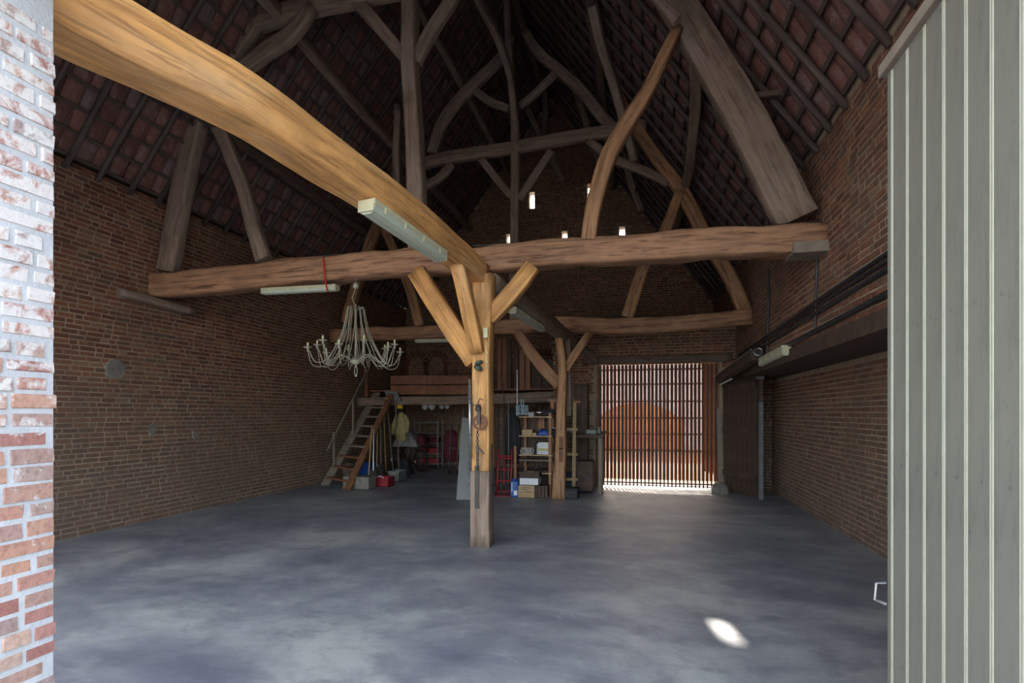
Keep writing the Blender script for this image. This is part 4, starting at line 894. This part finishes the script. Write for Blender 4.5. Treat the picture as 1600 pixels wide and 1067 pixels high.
# crates and boxes
def crate(name, label, px0, px1, pyb, pyt, mat, dpth=.35, grp=None, rim=True, lift=0.0, **k):
    a, b_ = atZ(px0, pyb, lift), atZ(px1, pyb, lift); b_.y = a.y; a2 = atY(px0, pyt, a.y); w_, h = (atY(px1, pyb, a.y)-atY(px0, pyb, a.y)).x, a2.z-a.z
    o = thing(name, label, 'crate' if 'crate' in name else 'box', (a.x+w_/2, a.y+dpth/2, lift), grp); c = V((a.x+w_/2, a.y+dpth/2, lift))
    t_ = .012
    b = MB(); b.box(c+V((0, 0, t_/2+.002)), (w_, dpth, t_))
    for sx_, sy_, ww, dd_ in ((0, -1, w_, t_), (0, 1, w_, t_), (-1, 0, t_, dpth), (1, 0, t_, dpth)): b.box(c+V((sx_*(w_/2-t_/2), sy_*(dpth/2-t_/2), h/2)), (ww, dd_, h))
    for k_ in range(5): b.box(c+V((-w_/2+w_*(k_+.5)/5, -dpth/2-.003, h*.42)), (w_*.08, .008, h*.75))
    b.build('body', mat, o)
    if rim:
        r_ = MB()
        for sx_, sy_, ww, dd_ in ((0, -1, w_+.02, .025), (0, 1, w_+.02, .025), (-1, 0, .025, dpth), (1, 0, .025, dpth)): r_.box(c+V((sx_*w_/2, sy_*dpth/2, h-.012)), (ww, dd_, .024))
        r_.build('rim', mat, o)
    return o, c, w_, h
crate('storage_crate', 'blue plastic crate under the stairs', 549, 580, 745, 724, 'blue_plastic', .4)
o, c, w_, h = crate('storage_crate', 'red plastic box on the floor in front of the garden tools', 581, 607, 760, 745, 'red_plastic', .3)
MB().tube([c+V((-.09, -.16, h-.02)), c+V((-.05, -.17, h+.02)), c+V((.05, -.17, h+.02)), c+V((.09, -.16, h-.02))], .008, 6).build('handle', 'white_paper', o)
crate('storage_crate', 'clear grey tub on the floor right of the red box', 606, 624, 752, 736, 'clear_grey', .4)
bl2 = MB().box(atZ(558, 764, 0)+V((0, .1, .14)), (.62, .35, .27)).build('stone_block', 'block_concrete', None, bevel=.02); tag(bl2, 'rough grey block at the foot of the stairs behind the stringer', 'block')
bn = thing('bucket', 'grey tapered bucket under the left side of the stairs', 'bucket', tuple(atZ(541, 748, 0)))
MB().lathe([(.1, 0), (.11, .01), (.17, .38), (.16, .38), (.1, .02)], atZ(541, 748, 0)+V((0, .1, 0)), 14).build('body', 'wood_grey', bn, True)
# wire shelf rack at the back
ra_ = atZ(652, 736, 0); rb2 = atZ(689, 738, 0); yr = 15.3; xa, xb = atY(652, 700, yr).x, atY(688, 700, yr).x; zt_ = atY(670, 656, yr).z
rk = thing('shelf_rack', 'grey metal shelf rack with red boxes at the back under the loft', 'shelf', ((xa+xb)/2, yr, 0))
for x in (xa, xb):
    for y in (yr-.2, yr+.2): MB().box((x, y, zt_/2), (.035, .035, zt_)).build('upright', 'steel', rk)
for k in range(5): MB().box(((xa+xb)/2, yr, .12+k*(zt_-.14)/4.2), (xb-xa, .4, .025)).build('shelf', 'steel', rk)
i = 0
for k, items in enumerate(((0.1, .25, 'red_paint'), (.35, .22, 'red_paint'), (.05, .3, 'cloth_red'))):
    for q in range(2):
        z = .12+k*(zt_-.14)/4.2+.013; x = xa+.12+q*(xb-xa-.3)/1.2+.05
        o = MB().box((x+.05, yr-.05, z+.08), ((xb-xa)*.36, .28, .15)).build('red_case', items[2]); i += 1
        tag(o, 'dull red case on the %s shelf of the metal rack, %s one' % (('lowest', 'second', 'third')[k], ('left', 'right')[q]), 'case', 'red cases on the metal rack'); o.name = 'red_case'
a = atZ(706, 742, 0)
rc = thing('red_coat', 'dark red coat hanging at the back right of the metal rack', 'coat', (a.x, 15.2, 1.0))
b = atY(706, 690, 14.4); MB().lathe([(.22, -.55), (.25, -.2), (.22, .15), (.12, .3), (.03, .34)], b, 12, Matrix.Diagonal((1, .5, 1))).build('body', 'cloth_red', rc, True)
MB().tube([b+V((.15, 0, .2)), b+V((.25, -.03, -.1)), b+V((.22, -.05, -.4))], [.07, .06, .05], 8).build('sleeve', 'cloth_red', rc, True)
MB().tube([b+V((0, .05, .33)), V((b.x, b.y+.05, 2.05))], .006, 5).build('hanger_cord', 'dark_iron', rc)
ws = thing('wheeled_frame', 'dark upright frame on a small wheel left of the perforated sheet', 'trolley', tuple(atZ(702, 740, 0)))
q = atZ(702, 741, 0)
for dx in (-.0, .22): MB().bar(q+V((dx, 0, .05)), q+V((dx+.02, .1, 1.35)), .03, .03).build('upright', 'dark_iron', ws)
MB().bar(q+V((0, .05, .7)), q+V((.24, .05, .7)), .03, .03).build('crossbar', 'dark_iron', ws)
for dx in (0, .22): MB().torus(q+V((dx, 0, .07)), .05, .02, Matrix.Rotation(math.pi/2, 3, 'Y'), 14, 6).build('wheel', 'rubber', ws, True)
# pale bundle of bags hanging under the joist
for i, (px, r_) in enumerate(((664, .09), (675, .10), (690, .08), (699, .07))):
    o = MB().lathe([(0, -r_), (r_*.8, -r_*.6), (r_, 0), (r_*.5, r_*.7), (.01, r_*1.3)], atY(px, 635, 13.0), 9).build('hanging_pouch', 'cloth_grey', None, True)
    tag(o, ('first', 'second', 'third', 'fourth')[i]+' pale pouch from the left hanging under the loft joist', 'pouch', 'pale pouches under the loft joist')
# ------------------------------------------------------------------ hand truck
q = atZ(787, 776, 0); Yh = q.y
ht = thing('hand_truck', 'bright red hand truck standing right of the front post', 'hand truck', tuple(q))
x0, x1 = atY(775.5, 740, Yh).x, atY(797, 740, Yh).x; zt_ = atY(787, 700, Yh).z
def lean(x, z): return V((x, Yh+.06+z*.12, z))
for x in (x0, x1): MB().tube([lean(x, .05), lean(x, zt_)], .017, 8).build('rail', 'red_paint', ht, True)
xm = (x0+x1)/2; MB().tube([lean(xm-.01, .22), lean(xm-.01, zt_-.18)], .013, 6).build('middle_bar', 'red_paint', ht)
for z in (.1, .3, .52, .74, zt_-.17): MB().tube([lean(x0, z), lean(x1, z)], .014, 6).build('crossbar', 'red_paint', ht)
MB().box(V(((x0+x1)/2, Yh-.03, .03)), (x1-x0+.08, .2, .012)).build('toe_plate', 'red_paint', ht)
for x, sg in ((x0, -1), (x1, 1)):
    MB().tube([lean(x, .35), V((x+sg*.05, Yh+.13, .2)), V((x+sg*.02, Yh+.1, .05))], .013, 6).build('axle_stay', 'red_paint', ht)
    c = V((x+sg*.04, Yh+.14, .125)); wh = MB().torus(c, .085, .035, Matrix.Rotation(math.pi/2, 3, 'Y'), 18, 8).build('wheel', 'rubber', ht, True); MB().lathe([(.05, -.02), (.05, .02)], c, 10, Matrix.Rotation(math.pi/2, 3, 'Y')).build('hub', 'steel', wh)
    MB().tube([lean(x, zt_-.02), lean(x-.0, zt_+.02)+V((sg*-.02, -.02, .02)), lean(x, zt_)+V((sg*-.03, -.10, .04))], .02, 8).build('grip', 'rubber', ht)
# poles standing behind the hand truck
for i, (px, pt, pb, r_, mt_, lb_2) in enumerate(((779, 634, 765, .008, 'dark_iron', 'first thin dark rod standing behind the red hand truck'), (783, 634, 765, .008, 'steel', 'second thin rod behind the red hand truck'), (787, 598, 760, .013, 'dark_iron', 'thin rod with a knotted top behind the hand truck'),
                                        (794.5, 614, 760, .013, 'steel', 'pale rod standing right of the knotted rod'), (808, 578, 655, .011, 'white_paper', 'tall white rod rising from the blue reel'))):
    a, b = atY(px, pt, 11.3), atY(px+(4 if i == 2 else 0), pb, 11.2); b.z = .02
    b.x = atY(px+(3 if i == 2 else 0), 740, 11.2).x
    if i == 4: a, b = atY(808, 578, 10.66), atY(808, 650, 10.66)
    mb = MB().tube([a, b], r_, 6)
    if i == 2:
        for k in range(4): mb.lathe([(0, -.02), (.022, 0), (0, .02)], a.lerp(b, .02+.03*k), 7)
    tag(mb.build('rod', mt_), lb_2, 'rod', 'rods behind the hand truck')
# dark coats behind the rods
for i, (px, w_) in enumerate(((801, .15),)):
    a = atY(px, 682, 11.5); o = thing('dark_coat', ('long black coat hanging left of the tool shelf', 'second black coat hanging against the tool shelf')[i], 'coat', tuple(a))
    MB().lathe([(w_, -.6), (w_*1.25, -.1), (w_, .4), (w_*.4, .62), (0, .65)], a, 12, Matrix.Diagonal((1, .6, 1))).build('body', 'cloth_black', o, True)
    MB().tube([a+V((w_*.8, -.05, .35)), a+V((w_*1.2, -.1, .0)), a+V((w_, -.1, -.35))], [.05, .05, .04], 8).build('sleeve', 'cloth_black', o, True)
    MB().tube([a+V((0, 0, .63)), V((a.x, a.y+.9, 2.12))], .006, 5).build('hanger_cord', 'dark_iron', o)
# ------------------------------------------------------------------ tool shelf
Ys = 10.55; xs0, xs1 = atY(806, 700, Ys).x, atY(862, 700, Ys).x
sh = thing('tool_shelf', 'wooden shelf unit with orange posts full of tools beside the back post', 'shelf', ((xs0+xs1)/2, Ys+.2, 0))
zT = atY(835, 649, Ys).z
def X(px, y=Ys): return atY(px, 700, y).x
def Z(py, y=Ys): return atY(830, py, y).z
MB().box((X(859.5), Ys, (zT+.05)/2), (m((0, Ys, 1), 4.5), .04, zT+.05)).build('post', 'wood_orange', sh)
MB().box((X(806), Ys-.05, Z(697)/2), (.05, .04, Z(697))).build('post', 'wood_orange', sh)
MB().box((X(815.5), Ys+.35, zT/2), (.05, .05, zT)).build('post', 'wood_orange', sh)
MB().box((X(855), Ys+.4, zT/2), (.05, .05, zT)).build('post', 'wood_red', sh)
SY = [651.5, 681.5, 711, 719, 739]
for py in SY: MB().box(((X(811)+X(863))/2, Ys+.18, Z(py)), (X(863)-X(811), .42, .022)).build('shelf', 'wood_pale' if py != 719 else 'wood_grey', sh)
for px in (838, 843): MB().box((X(px), Ys+.4, Z(666)), (.06, .04, .32)).build('back_slat', 'wood_orange', sh)
for k in range(5): MB().box((X(818+8.5*k), Ys+.44, zT/2+.3), (.09, .015, zT-.6)).build('back_board', 'wood_dark', sh)
def bx_(name, label, cat, x0, x1, y0, y1, mat, dp=.2, dy=0.0, grp=None, bevel=.004, rz=0):
    a, b = V((X(x0), Ys+dy, Z(y1))), V((X(x1), Ys+dy, Z(y0))); o = MB().box((a+b)/2+V((0, dp/2-.02, 0)), (b.x-a.x, dp, b.z-a.z)).build(name, mat, None, bevel=bevel); tag(o, label, cat, grp); return o
bx_('cardboard_box', 'small tan carton on the second shelf of the tool shelf', 'box', 816, 832, 671, 680.5, 'cardboard')
bx_('wood_block', 'pale wooden block beside the tan carton', 'block', 832.5, 838, 676, 680.5, 'wood_pale', .12)
b = blanket('plastic_bundle', 'crumpled blue bundle on the second shelf', 'bundle', (X(848), Ys+.12, Z(680.5)), .13, .12, .13, 'blue_label', 12)
b = blanket('plastic_bundle', 'dark bundle spilling past the orange post of the tool shelf', 'bundle', (X(863), Ys+.14, Z(680.5)), .10, .12, .14, 'cloth_black', 15)
for k in range(6):
    y1 = 709.5-3.1*k; o = bx_('booklet', ('lowest', 'second', 'third', 'fourth', 'fifth', 'topmost')[k]+' box in the white and yellow stack on the third shelf', 'box', 840.5+(k % 2)*.4, 857, y1-2.8, y1, 'yellow_paper' if k in (2,) else 'white_paper', .2, grp='stacked boxes on the third shelf')
    o.name = 'flat_box'
bx_('binder', 'thin dark binder standing left of the white box stack', 'binder', 836.5, 839, 690, 709.5, 'cloth_black'); bx_('binder', 'thin white binder standing beside the box stack', 'binder', 839.2, 840.3, 693, 709.5, 'white_paper')
b = MB()
for k in range(5): b.torus(V((X(818+3.2*k), Ys+.02, Z(705.5)+.01)), .065, .011, Matrix.Rotation(1.25, 3, 'X') @ Matrix.Rotation(.3*k, 3, 'Y'), 16, 6)
o = b.build('hose_coil', 'rope_white', None, True); tag(o, 'coil of white rope on the third shelf', 'rope')
b = MB().lathe([(.0, 0), (.02, 0), (.02, .2), (0, .2)], (X(837), Ys+.1, Z(738.5)), 8); o = b.build('spray_can', 'chrome'); tag(o, 'thin shiny can standing behind the tool tray', 'can')
tt = thing('tool_tray', 'dark wooden tray with yellow tools on top of the white box', 'tray', (X(833), Ys-.1, Z(744)))
xa_, xb_ = X(817), X(846); zb_, zt2 = Z(743.5), Z(735)
for (xx, yy, ww, dd_) in (((xa_+xb_)/2, Ys-.28, xb_-xa_, .012), ((xa_+xb_)/2, Ys-.02, xb_-xa_, .012), (xa_, Ys-.15, .012, .26), (xb_, Ys-.15, .012, .26)): MB().box((xx, yy, (zb_+zt2)/2), (ww, dd_, zt2-zb_)).build('side', 'wood_dark', tt)
MB().box(((xa_+xb_)/2, Ys-.15, zb_+.008), (xb_-xa_, .26, .012)).build('base', 'wood_dark', tt)
for k in range(5):
    a = V((xa_+.04+.06*k, Ys-.22+.02*(k % 3), zb_+.045)); o = MB().bar(a, a+V((.06, .1, .05)), .025, .02).build('hand_tool', 'yellow_paper' if k < 3 else 'dark_iron'); tag(o, ('first', 'second', 'third', 'fourth', 'fifth')[k]+' small tool from the left in the dark wooden tray', 'tool', 'hand tools in the tray')
wbx = MB().box(((X(817)+X(845))/2, Ys-.15, (Z(754.5)+Z(744.5))/2), (X(845)-X(817), .3, Z(744.5)-Z(754.5))).build('white_box', 'white_paper', None, bevel=.004); tag(wbx, 'flat white box on the tan wooden crate', 'box')
wc_ = thing('wooden_crate', 'tan wooden crate on the floor with dark printing on its end', 'crate', (X(829), Ys-.15, 0))
x0, x1 = X(815.5), X(840); zc = Z(755)
for k, (za, zb2) in enumerate(((.01, zc*.46), (zc*.48, zc-.003))): MB().box(((x0+x1)/2, Ys-.33, (za+zb2)/2), (x1-x0, .02, zb2-za)).build('end_board', 'wood_pale' if k else 'handle_wood', wc_)
x2 = X(860)
for k in range(4): MB().box((x1-.01+(x2-x1)*(k+.5)/4, Ys-.12+.04*k*0, zc/2), ((x2-x1)/4-.008, .36-.03*k, zc-.02)).build('side_slat', 'wood_dark', wc_)
MB().box(((x0+x1)/2, Ys-.12, .02), (x1-x0, .4, .02)).build('base', 'wood_pale', wc_); MB().box((x0+.01, Ys-.12, zc/2), (.02, .4, zc-.01)).build('side_board', 'wood_pale', wc_)
pr = MB()
for k, (u_, ww) in enumerate(((.0, .5), (-.1, .35), (.12, .3))): pr.box(((x0+x1)/2+u_*(x1-x0), Ys-.342, zc*.82-.035*k), ((x1-x0)*ww, .003, .012))
pr.build('printing', 'wood_dark', wc_)
bc = thing('canister', 'blue plastic canister with a white label right of the red hand truck', 'canister', (X(809), Ys-.2, 0))
c = V(((X(803)+X(815))/2, Ys-.22, 0)); MB().box(c+V((0, 0, .16)), (X(815)-X(803), .2, .32)).build('body', 'blue_plastic', bc, bevel=.02)
MB().box(c+V((.03, -.102, .09)), (.07, .004, .09)).build('label', 'white_paper', bc); MB().box(c+V((-.045, -.102, .2)), (.015, .004, .18)).build('stripe', 'white_paper', bc)
MB().lathe([(.03, 0), (.03, .04), (0, .04)], c+V((-.03, 0, .32)), 10).build('cap', 'blue_label', bc); MB().tube([c+V((0, 0, .31)), c+V((.01, 0, .36)), c+V((.05, 0, .36)), c+V((.06, 0, .31))], .01, 6).build('handle', 'blue_label', bc)
# on top of the shelf
ro = thing('cable_reel', 'pale blue plastic reel on top of the tool shelf', 'reel', (X(815), Ys+.1, zT))
c = V((X(814.5), Ys+.08, zT+.03)); 
for dz in (.0, .08, .16): MB().torus(c+V((0, 0, dz)), .12, .012, None, 22, 6).build('ring', 'reel_blue', ro, True)
b = MB()
for k in range(10): a_ = k*math.pi/5; b.box(c+V((math.cos(a_)*.12, math.sin(a_)*.12, .08)), (.015, .015, .2))
b.build('ribs', 'reel_blue', ro)
for dx in (-.02, .03): MB().tube([c+V((dx, 0, 0)), c+V((dx, 0, .3))], .012, 6).build('spindle', 'reel_blue', ro)
bw = thing('steel_bowl', 'shiny steel bowl tilted on top of the tool shelf', 'bowl', (X(842), Ys+.1, zT))
MB().lathe([(.0, 0), (.05, .005), (.12, .06), (.15, .12), (.145, .12), (.11, .065), (0, .015)], (X(842), Ys+.15, zT+.03), 20, Matrix.Rotation(.5, 3, 'X')).build('shell', 'chrome', bw, True)
bx_('small_box', 'small grey box between the reel and the steel bowl', 'box', 825.5, 834, 644, 650.5, 'cloth_grey', .12, .02)
b = blanket('dark_bag', 'dark bag lying right of the steel bowl on the shelf top', 'bag', (X(856), Ys+.15, zT+.012), .13, .12, .13, 'cloth_black', 21)
# timber frame beside the back post
Ye = 10.9
ef = thing('trestle', 'tall orange-brown ladder-like wooden frame behind the back post', 'frame', (atY(882, 700, Ye).x, Ye, 0))
def E(px, py): return atY(px, py, Ye)
MB().bar(E(856, 625), E(907, 628), .05, .05).build('top_rail', 'wood_orange', ef)
a = E(863, 626); MB().bar(a, V((a.x-.02, Ye, 0)), .07, .04).build('leg', 'wood_orange', ef)
a = E(898, 628); MB().bar(a, V((a.x-.02, Ye, 0)), .07, .04).build('leg', 'handle_wood', ef)
for py in (670, 709, 748): MB().bar(E(862, py), E(903, py+1), .06, .05).build('rung', 'handle_wood', ef)
# workbench with vise, dark cupboards
a = atZ(893, 772, 0)
wk = thing('work_bench', 'dark workbench with a vise left of the slatted gate', 'workbench', (-1.25, 11.3, 0))
q = atY(920, 678, 11.2)
MB().box((q.x+.0, 11.3, q.z-.04), (.62, .5, .07)).build('top', 'wood_dark', wk)
for dx in (-.26, .24):
    for dy in (-.2, .2): MB().box((q.x+dx, 11.3+dy, (q.z-.08)/2), (.07, .07, q.z-.08)).build('leg', 'wood_grey' if dx > 0 else 'wood_dark', wk)
MB().box((q.x-.08, 11.3, .35), (.34, .45, .6)).build('drawer_box', 'wood_dark', wk)
vi = thing('vise', 'dark green bench vise on the workbench by the gate', 'vise', (q.x+.05, 11.1, q.z))
MB().box((q.x+.06, 11.12, q.z+.05), (.22, .14, .1)).build('body', 'green_case', vi, bevel=.01); MB().box((q.x+.22, 11.12, q.z+.08), (.06, .16, .12)).build('jaw', 'green_case', vi, bevel=.01)
MB().tube([(q.x+.2, 11.12, q.z+.05), (q.x+.36, 11.12, q.z+.05)], .018, 8).build('screw', 'dark_iron', vi); MB().tube([(q.x+.35, 11.02, q.z+.05), (q.x+.35, 11.22, q.z+.05)], .008, 6).build('lever', 'dark_iron', vi)
tc_ = thing('tall_cupboard', 'tall dark wooden cupboard behind the workbench', 'cupboard', (-1.5, 11.9, 0))
a, b = atY(897, 600, 11.8), atY(918, 597, 11.8); MB().box(((a.x+b.x)/2, 11.95, a.z/2), (b.x-a.x, .3, a.z)).build('body', 'wood_dark', tc_)
for k in (0, 1): MB().box((a.x+(b.x-a.x)*(.25+.5*k), 11.79, a.z/2+.05), ((b.x-a.x)*.47, .02, a.z-.2)).build('door', 'wood_dark', tc_)
wd_ = thing('slit_post', 'pair of thin upright posts at the left jamb of the slatted gate', 'post', (-1.0, 12.1, 0))
a = atY(929, 660, 12.15); MB().box((a.x, 12.15, .95), (.06, .06, 1.9)).build('post', 'wood_grey', wd_); MB().box((a.x+.1, 12.18, .8), (.04, .05, 1.6)).build('post', 'wood_dark', wd_)
b = blanket('dark_sack', 'large black sack on the floor under the wooden frame', 'sack', atZ(893, 768, 0)+V((0, .1, 0)), .3, .25, .42, 'cloth_navy', 33)
bt = thing('boots', 'low black trunk on the floor right of the back post', 'trunk', tuple(atZ(890, 779, 0)))
bt.name = 'black_trunk'; q = atZ(891, 780, 0); MB().box(q+V((0, .15, .09)), (.28, .3, .17)).build('body', 'rubber', bt, bevel=.02); MB().box(q+V((0, .15, .19)), (.3, .32, .03)).build('lid', 'rubber', bt, bevel=.01)
for i, (px, py) in enumerate(((886, 677), (892, 678), (900, 676))):
    a = atY(px, py, 11.4); o = MB().lathe([(0, -.0), (.03, 0), (.035, .06), (.02, .09), (0, .09)], a, 10).build('glass_jar', 'steel', None, True); tag(o, ('left', 'middle', 'right')[i]+' of the three small shiny jars on the shelf behind the wooden frame', 'jar', 'jars behind the frame')
a = atY(893, 680, 11.45); o = MB().box(a, (.5, .25, .025)).build('wall_shelf', 'wood_dark'); tag(o, 'small dark shelf behind the wooden frame carrying jars', 'shelf')
a = atY(655, 571, 14.2); o = MB().tube([a+V((-.3, 0, 0)), a+V((.4, 0, -.05))], .09, 10).build('rolled_mat', 'cloth_grey'); tag(o, 'pale rolled mat lying on the loft behind the front boards', 'roll')
o.location.z = 2.30
